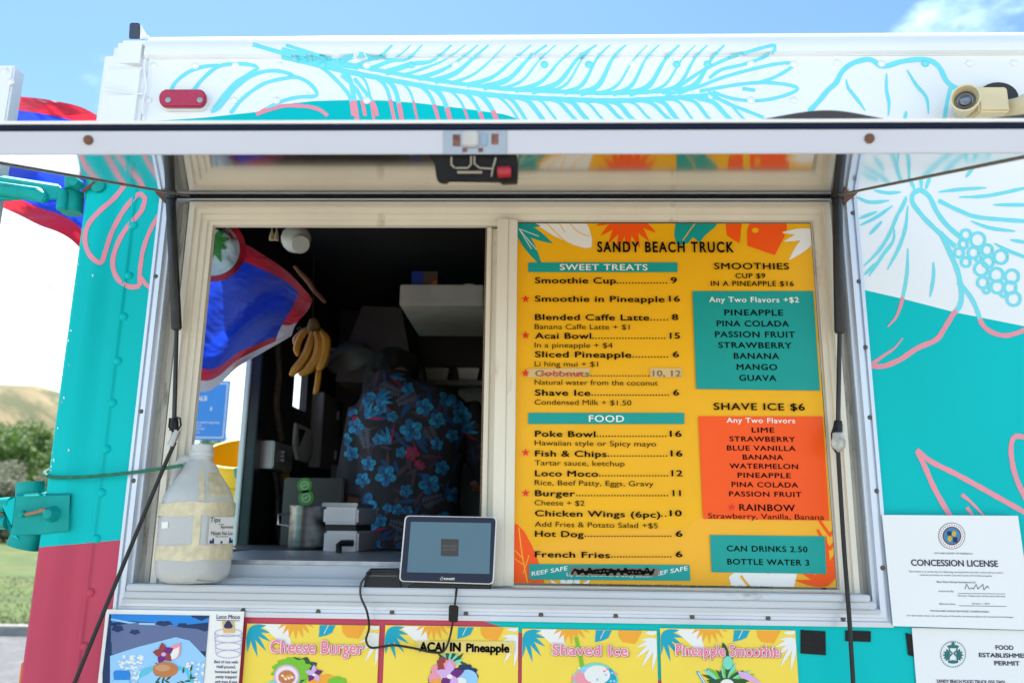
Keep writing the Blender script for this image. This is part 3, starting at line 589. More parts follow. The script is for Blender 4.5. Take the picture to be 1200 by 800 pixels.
# ================================================================== MENU AND POSTERS
YEL = ink('yellow', (240, 176, 0)); YL2 = ink('deep_yellow', (240, 175, 40)); TEAP = ink('teal', (0, 152, 146)); ORA = ink('orange', (246, 84, 0)); INK = mat('print_black', (.004, .004, .004), .7, var=.03, spec=.05); PAPER = mat('print_white', (.80, .79, .77), .4, var=.03, coat=.3)
REDI = ink('red', (225, 45, 20)); GREYI = ink('grey', (120, 112, 96)); TANI = ink('tan_tape', (215, 180, 120)); PALEY = ink('pale_yellow', (243, 213, 80)); AQUA = ink('aqua', (0, 160, 185)); PKI = ink('poster_pink', (240, 120, 150)); LOR = ink('light_orange', (243, 165, 50))
def frond(mb, x, y, angs, ln, w, Y, mi, clip, lm=1.0):
    for i, a in enumerate(angs): flat(mb, leaf_pts(x, y, a, ln*(1-.12*abs(i-len(angs)/2)/len(angs)*2)*lm, w), Y-.00002*i, mi, clip)
def menu():
    Y = .014; t = thing('menu_board', 'large yellow menu board behind the right hand window with prices', 'menu board', P(790, 688, Y)+Vector((0, 0, 0)))
    A, B = P(607, 686, Y), P(984, 688, Y); x0 = P(606, 262, Y).x; x1 = IR+.002; z0 = IB+.001; z1 = P(800, 262, Y).z
    m = MB(); m.box((x0, Y, z0), (x1, Y+.0015, z1)); m.build('sheet', YEL, t)
    C = (x0+.0005, x1-.0005, z0+.0005, z1-.0005)
    a = MB(); Ya = Y-.0004        # 0 teal 1 orange 2 paper 3 deep yellow 4 light yellow
    flat(a, ell(800, 680, 230, 62, 40), Ya, 3, C); flat(a, ell(770, 560, 120, 92, 40), Ya-.0001, 5, C) if False else None
    flat(a, ell(905, 640, 110, 55, 30), Ya-.00012, 3, C)
    # top left: teal blades and a white leaf
    flat(a, [(626, 262), (648, 276), (672, 287), (686, 291), (693, 290), (694, 280), (690, 266), (684, 258)], Ya-.0002, 2, C)
    for p in ([(640, 261), (655, 276), (666, 286)], [(655, 261), (662, 272)], [(668, 262), (678, 272), (690, 277)]): stroke2(a, p, 1, Ya-.0003, 5, C)
    for an, ln, w in ((58, 60, 13), (28, 50, 12), (5, 30, 8), (75, 20, 6)): flat(a, leaf_pts(604, 262, an, ln, w), Ya-.0004, 0, C)
    for an, ln in ((52, 34), (60, 30), (25, 26)): stroke2(a, [(608, 268), (608+ln*math.cos(math.radians(an)), 266+ln*math.sin(math.radians(an)))], .8, Ya-.0005, 2, C)
    # top: orange fan, teal lobe, orange block leaf, white frond
    frond(a, 735, 250, (158, 140, 122, 105, 88, 70, 52, 34), 45, 9, Ya-.0003, 1, C)
    flat(a, [(792, 258), (790, 276), (794, 288), (806, 285), (812, 278), (820, 284), (826, 276), (838, 266), (843, 258)], Ya-.0003, 0, C)
    stroke2(a, [(800, 282), (812, 265), (818, 258)], 1.2, Ya-.0006, 5, C)
    flat(a, [(850, 258), (852, 276), (866, 285), (868, 272), (876, 268), (876, 288), (908, 299), (920, 276), (916, 272), (922, 270), (922, 258)], Ya-.0003, 1, C)
    flat(a, [(870, 258), (868, 270), (868, 284), (873, 286), (875, 270), (880, 258)], Ya-.0005, 5, C); flat(a, ell(885, 270, 4, 3, 12), Ya-.0005, 5, C)
    for an, ln, w in ((178, 42, 8), (163, 42, 9), (135, 48, 13), (98, 34, 10)): flat(a, leaf_pts(958, 271, an, ln, w), Ya-.0003, 2, C)
    # bottom left orange leaf + white leaf, bottom right
    flat(a, [(600, 612), (606, 614), (614, 622), (622, 636), (629, 652), (636, 672), (639, 688), (600, 690)], Ya-.0002, 1, C)
    stroke2(a, [(608, 618), (612, 650), (619, 686)], 1.3, Ya-.0003, 3, C)
    for p in ([(603, 644), (612, 653)], [(603, 654), (613, 661)], [(613, 672), (620, 650)]): stroke2(a, p, 1, Ya-.0003, 3, C)
    frond(a, 668, 706, (-150, -130, -108, -90, -72, -50, -30), 40, 9, Ya-.00035, 2, C)
    flat(a, [(858, 690), (854, 676), (862, 668), (880, 664), (900, 672), (922, 660), (935, 666), (930, 690)], Ya-.0002, 2, C); stroke2(a, [(868, 674), (880, 688), (896, 690)], 3, Ya-.0003, 3, C)
    for an, ln in ((-170, 40), (-150, 46), (-128, 50), (-108, 56), (-92, 60), (-76, 50), (-60, 40)): flat(a, leaf_pts(970, 686, an, ln, 7), Ya-.0003, 1, C)
    for y in (612, 628, 645, 660): stroke2(a, [(972, y+14), (962, y), (958, y-8)], 3.2, Ya-.0004, 1, C); stroke2(a, [(972, y+16), (982, y), (984, y-6)], 3.2, Ya-.0004, 1, C)
    a.build('leaf_artwork', [TEAP, ORA, PAPER, YL2, PAPER, YEL], t)
    # tape over the coconuts line and its price
    k = MB(); flat(k, [(618, 432), (692, 431), (690, 441), (617, 442.5)], Ya-.0026); k.build('tape_patch', TANI, t); k = MB(); flat(k, [(762, 431), (799, 431), (799, 442), (762, 442)], Ya-.0026); k.build('tape_patch', TANI, t)
    Yl = Ya-.0034; m = MB()
    def T(s, xa, xb, b, cap=7.2, off=.027, sp=1.08, mi=0): txt(m, s, xa, xb, b, cap, Yl, off, sp, mi)
    txt(m, 'SANDY BEACH TRUCK', 700, 860, 295.5, 12.5, Yl, .04, 1.25)
    rows = [('Smoothie Cup', 722, 722.5, 782, '9', 786, 793.5, 332), ('Smoothie in Pineapple', 779, 0, 0, '16', 784, 797, 353.5), ('Blended Caffe Latte', 761, 762, 783, '8', 787.5, 795, 375), ('Acai Bowl', 693, 694, 780, '15', 785, 797, 396.8),
            ('Sliced Pineapple', 740, 741, 783, '6', 788.5, 796, 418.5), ('Shave Ice', 692, 693, 784, '6', 789, 796, 463.3), ('Poke Bowl', 698, 699, 781, '16', 785, 799, 511.5), ('Fish & Chips', 711, 712, 782, '16', 786, 800, 534.5),
            ('Loco Moco', 701, 702, 783, '12', 787, 800, 557.7), ('Burger', 674, 675, 783, '11', 788.5, 798, 581), ('Chicken Wings (6pc)', 774, 774.5, 781, '10', 785, 799, 604.5), ('Hot Dog', 684, 685, 787, '6', 792, 800, 628.5), ('French Fries', 715, 716, 787, '6', 792, 800, 652.5)]
    for n, xe, d0, d1, pr, p0, p1, b in rows:
        T(n, 626.8, xe, b); T(pr, p0, p1, b)
        if d1:
            k = max(2, int((d1-d0)/3.35))
            for i in range(k): flat(m, [(d0+1+(d1-d0-2)*i/(k-1)+dx, b-.9+dy+.004*(d0-620)) for dx, dy in ((-.75, -.75), (.75, -.75), (.75, .75), (-.75, .75))], Yl)
    for i in range(21): flat(m, [(693+i*3.35+dx, 440.3+dy) for dx, dy in ((-.7, -.7), (.7, -.7), (.7, .7), (-.7, .7))], Yl)
    for s, xe, b in (('Banana Caffe Latte + $1', 738, 385.5), ('In a pineapple + $4', 718, 407), ('Li hing mui + $1', 701, 429), ('Natural water from the coconut', 771, 450.5), ('Condensed Milk + $1.50', 740, 473.8), ('Hawaiian style or Spicy mayo', 769, 521.5), ('Tartar sauce, ketchup', 732, 544.8), ('Rice, Beef Patty, Eggs, Gravy', 766, 568), ('Cheese + $2', 685, 591.5), ('Add Fries & Potato Salad +$5', 771, 616.7)):
        T(s, 626.5, xe, b, 5.9, -.004, 1.0)
    for s, xa, xb, b, c in (('SMOOTHIES', 837, 925, 315.5, 7.6), ('CUP $9', 862, 897, 326, 6), ('IN A PINEAPPLE $16', 833, 930.5, 335, 6), ('PINEAPPLE', 849, 918, 369.5, 7), ('PINA COLADA', 840, 925, 382.3, 7), ('PASSION FRUIT', 838, 932, 395, 7), ('STRAWBERRY', 842, 928, 407.6, 7), ('BANANA', 860, 913.5, 420.3, 7), ('MANGO', 863.5, 911, 433.2, 7), ('GUAVA', 866.5, 910, 446, 7),
                            ('SHAVE ICE $6', 836.5, 943.5, 480, 8.3), ('LIME', 881, 907.5, 506.5, 6), ('STRAWBERRY', 855, 932, 516.9, 6), ('BLUE VANILLA', 852, 932.5, 527.5, 6), ('BANANA', 870.5, 918, 538.2, 6), ('WATERMELON', 855, 935.5, 548.6, 6), ('PINEAPPLE', 864.5, 927, 559.4, 6), ('PINA COLADA', 857.5, 935.5, 570.2, 6), ('PASSION FRUIT', 854.5, 939.5, 581.2, 6), ('RAINBOW', 866.5, 932, 598, 7.8), ('CAN DRINKS 2.50', 852, 946.5, 645.5, 6.8), ('BOTTLE WATER 3', 852.5, 948.5, 661, 6.8)):
        T(s, xa, xb, b, c, .023, 1.12)
    T('Strawberry, Vanilla, Banana', 830, 966, 607, 6, -.004, 1.0)
    T('*Consuming raw or undercooked meats, poultry, seafood, shellfish, or eggs may increase your risk of foodborne illness.*', 670, 905, 685, 2.6, 0)
    m.build('lettering', INK, t)
    for q in (((619, 307.5), (794, 307.5), (794, 318.8), (619, 318.8)), ((619, 483.5), (802, 483.5), (802, 496.5), (619, 496.5)), ((811.5, 341), (953, 341), (961, 457.5), (816, 455.5)), ((832, 626.5), (966.5, 628), (968.5, 672), (834, 670)), ((620, 660.5), (808, 661.5), (809, 680), (620, 678.5))): p = MB(); flat(p, q, Ya-.0026); p.build('teal_panel', TEAP, t)
    p = MB(); flat(p, ((818.5, 487.5), (964, 487.8), (972, 609.5), (824, 607.5)), Ya-.0026); p.build('orange_panel', ORA, t)
    for s, xa, xb, b, c in (('SWEET TREATS', 656, 759, 316.5, 7.2), ('FOOD', 690, 731.5, 494, 7.8), ('Any Two Flavors +$2', 831, 936.5, 354, 6.4), ('Any Two Flavors', 851.5, 932, 495, 6)): w = MB(); txt(w, s, xa, xb, b, c, Yl, .024, 1.1); w.build('white_lettering', PAPER, t)
    w = MB(); txt(w, 'REEF SAFE', 623, 665, 674.5, 5, Yl, .02, 1.05, 0, 667.5); txt(w, 'REEF SAFE', 763, 806, 675.5, 5, Yl, .02, 1.05, 0, 667.5); txt(w, 'Lip Balm, Sunblock & Body Lotion', 664, 764, 674.5, 4.2, Yl, .01)
    w.build('white_lettering', PAPER, t)
    k = MB(); flat(k, [(668, 664), (773, 665.5), (771, 675), (668, 674)], Yl-.0002); k.build('tape_strip', GREYI, t)
    k = MB(); r = random.Random(3)
    stroke2(k, [(670+i*4.2, 669.5+(-3.6 if i % 2 else 3.4)+r.uniform(-1, 1)) for i in range(24)], 2.2, Yl-.0004); stroke2(k, [(672, 667), (700, 671), (740, 668), (766, 671)], 2.4, Yl-.0005); stroke2(k, [(676, 671), (710, 667), (745, 672), (765, 669)], 2, Yl-.0006)
    k.build('marker_scribble', INK, t)
    k = MB(); txt(k, 'Coconuts', 627, 691, 440.8, 7.2, Yl, .028, 1.05); txt(k, '10, 12', 765, 798, 440.8, 7.2, Yl, .028, 1.05); k.build('taped_lettering', GREYI, t)
    k = MB(); txt(k, 'sold out', 634, 683, 439.6, 5.6, Yl-.0003, .012); k.build('handwriting', REDI, t)
    k = MB()
    for x, y in ((616, 350.3), (616, 392.8), (616, 437), (616, 530), (616, 577.5), (857.5, 594)): flat(k, star(x, y, 5), Yl-.0003)
    k.build('red_star', REDI, t)
menu()
# ------------------------------------------------------------------ posters under the window
LG = ink('lettuce', (120, 190, 50), .5); CR = ink('cream_ring', (240, 225, 215)); BRN = ink('toast_brown', (190, 120, 70)); PUR = ink('purple', (110, 30, 120)); LIL = ink('lilac', (215, 170, 225)); DGR = ink('dark_green', (40, 85, 50)); BLU = ink('sky_blue', (30, 130, 215)); DBL = ink('deep_blue', (20, 50, 95)); GRB = ink('grey_blue', (95, 110, 150)); LBL = ink('light_blue', (150, 200, 240)); RBR = ink('red_brown', (150, 60, 60)); PNK2 = ink('soft_pink', (235, 150, 165)); MINT = ink('mint', (120, 215, 190))
PALS = [PALEY, AQUA, LOR, PAPER, LG, CR, BRN, PUR, LIL, DGR, PNK2, LBL, MINT, RBR, INK, PKI, DBL]
def orchid(a, x, y, r, Y, C, rot=0):
    for i in range(5): flat(a, leaf_pts(x, y, rot-90+72*i, r, r*.55), Y-.00005*i, 7 if i % 2 else 8, C)
    flat(a, ell(x, y+1, r*.2, r*.16, 8), Y-.0004, 3, C)
def poster(corners, label, name, art, title=None, leaves=True, Y=-.0035):
    (xa, ya), (xb, yb), = corners; A = P(xa, ya, Y); B = P(xb, yb, Y); zb = 1.19
    t = thing('food_poster', label, 'poster', (lerp(A.x, B.x, .5), Y, zb), 'food posters under the window')
    m = MB(); m.box((A.x, Y, zb), (B.x, Y+.002, A.z)); m.build('sheet', PALEY if leaves else PAPER, t)
    C = (A.x+.0006, B.x-.0006, zb+.001, min(A.z, B.z)-.0006); a = MB(); Ya = Y-.0004; w = xb-xa
    if leaves:
        fr = lambda k: (xa+w*k, ya+(yb-ya)*k)
        flat(a, [(xa+14, ya-1), (xa+30, ya+14), (xa+44, ya+26), (xa+52, ya+24), (xa+48, ya+8), (xa+44, ya-1)], Ya-.0001, 3, C)
        for an, ln in ((-8, 18), (14, 22), (34, 26), (55, 30), (75, 32), (95, 26)): flat(a, leaf_pts(xa+3, ya+5, an, ln*1.12, 5.2), Ya-.0002, 1, C)
        frond(a, xa+w*.36, ya-10, (160, 140, 122, 105, 88, 70, 52, 34, 18), 29, 5, Ya-.00025, 2, C)
        flat(a, [(xa+w*.55, ya-2), (xa+w*.54, ya+16), (xa+w*.6, ya+14), (xa+w*.64, ya+11), (xa+w*.68, ya-2)], Ya-.0003, 1, C); stroke2(a, [(xa+w*.58, ya+12), (xa+w*.62, ya)], .7, Ya-.0004, 3, C)
        flat(a, [(xa+w*.71, ya-2), (xa+w*.72, ya+10), (xa+w*.75, ya+16), (xa+w*.84, ya+18), (xa+w*.89, ya+4), (xa+w*.89, ya-2)], Ya-.0003, 2, C)
        for an, ln in ((180, 18), (160, 24), (140, 30), (120, 34), (100, 34)): flat(a, leaf_pts(xb+1, ya+13, an, ln*1.1, 5), Ya-.0003, 3, C)
        flat(a, leaf_pts(xb+2, ya+4, 175, 16, 6), Ya-.0003, 3, C)
    art(a, Ya-.0006, C, xa, ya); a.build('artwork', PALS, t)
    if title:
        s, x0, x1, b, cap, sp = title
        k = MB(); txt(k, s, x0-.6, x1+1.6, b+1.2, cap+.8, Ya-.0030, .08, sp); k.build('lettering_outline', ink('maroon', (170, 60, 90)), t)
        k = MB(); txt(k, s, x0-.8, x1+.8, b+.5, cap+.8, Ya-.0034, .075, sp); k.build('lettering_halo', PAPER, t)
        k = MB(); txt(k, s, x0+.3, x1-.3, b-.2, cap-.4, Ya-.0038, .028, sp*1.02); k.build('lettering', PKI, t)
    return t, Ya, C
def art_burger(a, Y, C, xa, ya):
    flat(a, ell(344, 787, 25, 17, 44, wob=.10, k=13), Y, 4, C); flat(a, ell(352, 784, 20, 14, 36, wob=.13, k=9), Y-.0001, 9, C); flat(a, ell(343, 785, 22, 14, 36, wob=.12, k=11), Y-.0002, 4, C)
    flat(a, ell(336, 792, 15, 14, 28), Y-.0004, 8, C); flat(a, ell(336, 792, 13, 12, 28), Y-.0005, 5, C); flat(a, ell(336, 793, 10.5, 9, 24), Y-.0006, 8, C); flat(a, ell(336, 793, 9.5, 8, 24), Y-.0007, 6, C)
    for i in range(7): flat(a, ell(331+i*1.9, 791+(i*37 % 5), 1.8, 1.5, 7), Y-.0008, 2 if i % 2 else 5, C)
    flat(a, ell(380, 798, 20, 8, 28, wob=.1, k=8), Y-.0003, 2, C); flat(a, ell(395, 800, 12, 8, 18, wob=.1, k=7), Y-.0004, 4, C); flat(a, ell(325, 802, 12, 6, 20), Y-.0003, 12, C)
    orchid(a, 368, 789, 11, Y-.001, C)
def art_acai(a, Y, C, xa, ya):
    flat(a, ell(529, 800, 27, 30, 36, wob=.04, k=14), Y, 9, C); flat(a, ell(530, 800, 23, 26, 30), Y-.0001, 0, C)
    for i in range(9): flat(a, leaf_pts(528, 780, -150+i*15, 18+4*(i % 2), 5), Y-.0002, 9 if i % 2 else 12, C)
    flat(a, ell(545, 790, 15, 12, 28, wob=.12, k=9), Y-.0003, 16, C); flat(a, ell(548, 795, 12, 11, 24), Y-.0003, 11, C)
    for i, (x, y) in enumerate(((512, 785), (519, 776), (509, 794), (520, 784), (527, 779))): flat(a, ell(x, y, 7, 7, 20, wob=.15, k=8), Y-.0004-.0001*i, 13 if i % 2 else 10, C)
    flat(a, ell(513, 800, 9, 5, 14), Y-.001, 2, C); orchid(a, 527, 791, 18, Y-.0012, C); flat(a, ell(540, 798, 7, 5, 14), Y-.001, 3, C)
def art_ice(a, Y, C, xa, ya):
    stroke2(a, [(675, 746), (680, 768), (683, 784)], 4.5, Y, 4, C)
    base = ell(698, 801, 27, 25, 48); flat(a, base, Y-.0002, 12, C)
    flat(a, [(x, y) for x, y in ell(690, 802, 18, 22, 30)], Y-.0003, 11, C); flat(a, ell(680, 803, 11, 17, 30, wob=.05, k=7), Y-.0004, 10, C); flat(a, ell(712, 801, 11, 19, 30), Y-.0003, 1, C); flat(a, ell(700, 790, 15, 11, 30), Y-.0005, 3, C)
    r = random.Random(5)
    for i in range(22): flat(a, ell(672+r.random()*52, 782+r.random()*20, 1.8, 1.5, 7), Y-.0006, r.choice((3, 11, 12, 10)), C)
def art_smoothie(a, Y, C, xa, ya):
    for an, x in ((60, 817), (65, 829)): stroke2(a, [(x, 786 if x < 820 else 783), (x+11, 804)], 3.2, Y, 1, C); stroke2(a, [(x+1, 787 if x < 820 else 785), (x+12, 805)], 1.2, Y-.0001, 3, C)
    for i in range(17): flat(a, leaf_pts(853, 800, -172+i*10.2, 26+8*math.sin(i*.95), 6), Y-.0002-.00003*i, (9, 9, 12, 4)[i % 4], C)
    flat(a, ell(853, 776, 6, 8, 14), Y-.0012, 12, C)
    flat(a, leaf_pts(847, 752, 75, 26, 7), Y-.0001, 9, C)
    flat(a, [(864, 785), (878, 789), (893, 800), (880, 798), (868, 793)], Y-.0012, 8, C); stroke2(a, [(878, 792), (870, 803)], 1.2, Y-.001, 9, C)
    flat(a, ell(852, 803, 24, 9, 24), Y-.0013, 9, C); flat(a, ell(852, 801, 8, 6, 16), Y-.0014, 3, C)
poster(((289.5, 730), (445, 730)), 'yellow cheese burger poster with a lettuce ringed burger and small orchid', 'a', art_burger, ('Cheese Burger', 316, 425, 764.5, 15.5, 1.08))
tA, YaA, CA = poster(((451.5, 732), (607.5, 735)), 'yellow poster hand lettered for acai in pineapple with purple orchid', 'b', art_acai)
k = MB(); flat(k, [(488, 750.5), (603, 751), (603, 765), (488, 764.5)], YaA-.0025); k.build('tape_strip', ink('pale_tape', (230, 205, 120)), tA)
k = MB(); txt(k, 'ACAI', 491, 521, 763, 11.5, YaA-.0029, .06); txt(k, 'IN', 527, 540, 763, 11, YaA-.0029, .06); txt(k, 'Pineapple', 546, 597, 763.5, 10.5, YaA-.0029, .055); k.build('lettering', INK, tA)
poster(((612, 736), (769.5, 737.5)), 'yellow shaved ice poster with a rainbow ball of ice and green straw', 'c', art_ice, ('Shaved Ice', 647, 736, 767, 13.5, 1.1))
poster(((773.5, 735.5), (932, 738.5)), 'yellow pineapple smoothie poster with striped straws and paper umbrella', 'd', art_smoothie, ('Pineapple Smoothie', 792, 914, 767.5, 14, 1.06))
def art_loco(a, Y, C, xa, ya):
    Cp = (P(132, 720, -.004).x, P(248.5, 720, -.004).x, C[2], P(190, 719, -.004).z)
    flat(a, [(120, 700), (260, 700), (260, 830), (120, 830)], Y, 16, Cp)
    flat(a, [(130, 716), (250, 716), (250, 728), (205, 733), (185, 729), (165, 728), (150, 727), (131, 729)], Y-.0001, 17, Cp)
    stroke2(a, [(130, 725), (160, 730), (200, 731)], 2.2, Y-.0002, 11, Cp); flat(a, [(130, 733), (160, 729), (185, 729), (215, 735), (250, 738), (250, 752), (130, 752)], Y-.00015, 18, Cp)
    for x, y, rx, ry in ((138, 736, 7, 4), (158, 740, 6, 3), (192, 730, 10, 3), (236, 720, 11, 6), (240, 735, 8, 4), (214, 732, 6, 2.5)): flat(a, ell(x, y, rx, ry, 16, wob=.15, k=5), Y-.0003, 16, Cp)
    flat(a, [(131, 751), (175, 752), (250, 745), (250, 762), (131, 766)], Y-.0002, 18, Cp)
    flat(a, [(129, 768), (160, 758), (206, 746), (222, 750), (246, 775), (252, 805), (252, 830), (129, 830)], Y-.0004, 11, Cp)
    flat(a, [(131, 771), (160, 762), (205, 750), (219, 754), (240, 777), (248, 830), (131, 830)], Y-.0005, 19, Cp); flat(a, [(136, 775), (162, 766), (204, 755), (216, 758), (234, 780), (242, 830), (136, 830)], Y-.0006, 11, Cp)
    r = random.Random(9)
    for i in range(120): flat(a, ell(r.uniform(140, 168)+0, r.uniform(768, 805), 2.2, 1.5, 6), Y-.0008, 3 if r.random() < .6 else 11, Cp)
    for i in range(60): flat(a, ell(r.uniform(215, 240), r.uniform(775, 812), 2, 1.5, 6), Y-.0008, 3 if r.random() < .6 else 11, Cp)
    flat(a, ell(194, 800, 34, 24, 40, wob=.06, k=7), Y-.0009, 20, Cp); flat(a, ell(194, 802, 30, 20, 40, wob=.08, k=6), Y-.001, 11, Cp)
    for i in range(26): flat(a, leaf_pts(r.uniform(180, 225), r.uniform(780, 803), r.uniform(0, 360), 8, 2.4), Y-.0011, 9, Cp)
    flat(a, leaf_pts(198, 772, -55, 24, 15), Y-.0011, 10, Cp); flat(a, leaf_pts(200, 772, -55, 18, 9), Y-.0012, 3, Cp)
    for i in range(5): flat(a, leaf_pts(192, 765, -100+72*i, 13, 9), Y-.0013-.00003*i, 7 if i % 2 else 13, Cp)
    flat(a, ell(192, 766, 3, 2.5, 8), Y-.0016, 8, Cp)
    flat(a, ell(194, 784, 15, 9, 28), Y-.0014, 6, Cp); flat(a, ell(191, 782, 9, 4, 20), Y-.0015, 21, Cp)
    flat(a, [(133, 788), (135, 785), (151, 785), (153, 788), (152, 796), (134, 796)], Y-.0016, 17, Cp); flat(a, [(134, 796), (152, 796), (155, 830), (131, 830)], Y-.0015, 11, Cp)
PALS += [BLU, GRB, LBL, ink('aqua_light', (90, 190, 215)), ink('egg_brown', (200, 150, 110))]
tL, YaL, CL = poster(((124.5, 713.5), (286, 717.5)), 'white poster with a photo of loco moco in a tray and printed text', 'e', art_loco, leaves=False, Y=-.0165)
k = MB(); txt(k, 'Loco Moco', 253.5, 281, 724.5, 5, YaL-.001, .02); flat(k, [(253.5, 726), (281, 726.6), (281, 727.2), (253.5, 726.6)], YaL-.001)
for i, s in enumerate(('Bed of rice with', 'Half pound,', 'homemade beef', 'patty topped', 'with gravy & eggs', 'served hot')): txt(k, s, 250+abs(len(s)-15)*.9, 279.5-abs(len(s)-15)*.9, 776.5+i*5.8, 3.4, YaL-.001, .02)
flat(k, ell(267.5, 732, 5, 4.5, 14, wob=.15, k=3), YaL-.0014); k.build('lettering', ink('navy_ink', (40, 40, 90)), tL)
k = MB()
for y, rx in ((741, 16), (748, 16), (757, 15.5), (766, 14)): stroke2(k, [(267.5+rx*math.cos(i*math.pi/8), y+4.5*math.sin(i*math.pi/8)) for i in range(17)], .7, YaL-.001)
for s_ in (-16, 16): stroke2(k, [(267.5+s_, 741), (267.5+s_*.9, 766)], .7, YaL-.001)
k.build('line_drawing', ink('faint_mauve', (175, 165, 205)), tL)
k = MB(); flat(k, [(260, 727.5), (274, 727.5), (275, 741), (262, 741)], YaL-.0011); k.build('tan_patch', TANI, tL)
# ------------------------------------------------------------------ black hook-and-loop patches
for q, lb in ((((938, 737.5), (967, 739), (967.5, 767), (938, 765)), 'large square black patch on turquoise wall beside the smoothie poster'), (((990.5, 738), (1020, 739), (1020, 751.5), (990.5, 750.5)), 'narrow black strip patch on turquoise wall behind the right cord'), (((1061, 741), (1070, 743), (1072, 769), (1064, 767)), 'thin black patch on turquoise wall tucked by the food permit')):
    m = MB(); m.prism([P(x, y, -.0006) for x, y in q], (0, -.0022, 0)); o = m.build('velcro_patch', mat('black_velcro', (.012, .012, .013), .9, var=.4, scale=300, bump=.6, bscale=600)); tag(o, lb, 'patch', 'black velcro patches')
# ------------------------------------------------------------------ licences
NV = ink('navy', (38, 32, 70)); GOLD = ink('gold', (200, 170, 60)); PAP = mat('printer_paper', (.80, .81, .83), .55, var=.015, scale=3, bump=.05, bscale=6)
def sheet(pts, Y, name, label, cat_):
    A = [P(x, y, Y) for x, y in pts]; t = thing(name, label, cat_, (sum((a for a in A), Vector())/4))
    mb = MB(); N_ = 10; V_ = []
    for j in range(N_+1):
        for i in range(N_+1):
            u, v = i/N_, j/N_; p = lerp(lerp(A[0], A[1], u), lerp(A[3], A[2], u), v); V_.append(p)
    f = [(j*11+i, j*11+i+1, (j+1)*11+i+1, (j+1)*11+i) for j in range(10) for i in range(10)]
    mb.add(V_, f); n = len(V_); mb.add([p+Vector((0, .0006, 0)) for p in V_], [g[::-1] for g in f]); mb.build('sheet', PAP, t, smooth=True); return t
t = sheet([(1033.5, 603), (1193, 604), (1212, 738), (1046.5, 733)], -.0155, 'concession_license', 'white concession license sheet with round seal taped beside the window', 'license'); Y = -.0164
k = MB(); txt(k, 'CONCESSION LICENSE', 1068, 1170, 662.5, 7.6, Y, .029)
for s, a, b, y, c, o in (('CITY AND COUNTY OF HONOLULU', 1095, 1140, 648.7, 1.9, .012), ('This license is to certify that the following concessionaire has been authorized to conduct', 1065, 1176, 670, 1.9, 0), ('commercial activity on certain City and County of Honolulu property.', 1078, 1163, 674, 1.9, 0), ('Blue Water Shrimp International LLC', 1098, 1144, 682.3, 2.1, .012), ('Authorized By:', 1100, 1118, 693, 1.9, 0), ('Director, Department of Enterprise Services', 1123, 1178, 698.4, 1.9, 0), ('Effective Date:', 1101, 1120, 708, 1.9, 0), ('January 1, 2021', 1139, 1160, 707.5, 1.9, 0), ('THIS PLACARD SHOULD BE POSTED CONSPICUOUSLY.', 1090, 1160, 716.2, 1.9, .012), ('For information about City and County of Honolulu concessions please visit concessions.honolulu.gov', 1063, 1188, 721.5, 1.9, 0)): txt(k, s, a, b, y, c, Y, o)
flat(k, [(1123, 694.6), (1178, 695.2), (1178, 695.7), (1123, 695.1)], Y); flat(k, [(1124, 709), (1180, 709.8), (1180, 710.3), (1124, 709.5)], Y); k.build('lettering', NV, t)
k = MB(); stroke2(k, [(1131, 690), (1133, 684), (1136, 690), (1139, 688), (1141, 690), (1144, 684), (1146, 690), (1149, 687), (1152, 684), (1153, 691), (1157, 686), (1159, 689)], .7, Y); k.build('signature', ink('pen_blue', (80, 70, 120)), t)
for i, (r, m_) in enumerate(((15.6, ink('seal_brown', (120, 80, 50))), (14.9, PAP), (11, ink('seal_maroon', (120, 40, 60))), (9.6, ink('seal_blue', (60, 130, 170))))):
    k = MB(); flat(k, ell(1115.5, 627.5, r, r, 40), Y-.0001*i); k.build('seal_ring', m_, t)
k = MB()
for x, y in ((1113, 631), (1118, 625)): flat(k, ell(x, y, 2.6, 3.4, 12), Y-.0006)
k.build('seal_shield', GOLD, t); k = MB(); flat(k, [(1110, 622), (1115, 622), (1115, 627), (1110, 627)], Y-.0006); flat(k, [(1117, 629), (1122, 629), (1122, 635), (1117, 635)], Y-.0006)
for i in range(28):
    w = 2*math.pi*i/28; flat(k, [(1115.5+12.9*math.cos(w)+dx, 627.5+12.9*math.sin(w)+dy) for dx, dy in ((-.45, -.6), (.45, -.6), (.45, .6), (-.45, .6))], Y-.0006)
k.build('seal_marks', NV, t)
t = sheet([(1068.5, 735), (1230, 739), (1252, 850), (1078, 850)], -.0035, 'food_permit', 'white food establishment permit sheet with green round emblem at lower right', 'permit'); Y = -.0043
k = MB()
for s, a, b, y, c in (('FOOD', 1167, 1188, 760.7, 5.2), ('ESTABLISHMENT', 1147.5, 1212, 769.5, 5.2), ('PERMIT', 1165.5, 1195.5, 779, 5.2), ('SANDY BEACH FOOD TRUCK (555 TW2)', 1098, 1178, 799.5, 4)): txt(k, s, a, b, y, c, Y, .03)
k.build('lettering', NV, t); k = MB(); EM = ink('emblem_teal', (40, 110, 110)); n = 36
for i in range(n):
    w = 2*math.pi*i/n; cx_, cy_ = 1117+14.6*math.cos(w), 766+15*math.sin(w); flat(k, [(cx_+dx, cy_+dy) for dx, dy in ((-.55, -.8), (.55, -.8), (.55, .8), (-.55, .8))], Y)
for s_ in (-1, 1):
    stroke2(k, [(1117+s_*5, 756), (1117+s_*4, 762), (1117+s_*.8, 765), (1117+s_*4.5, 769), (1117+s_*5, 776)], 1.4, Y)
    for an in (-60, -30, 0, 30, 55): flat(k, leaf_pts(1117+s_*4, 767, an if s_ > 0 else 180-an, 8.5, 3.5), Y)
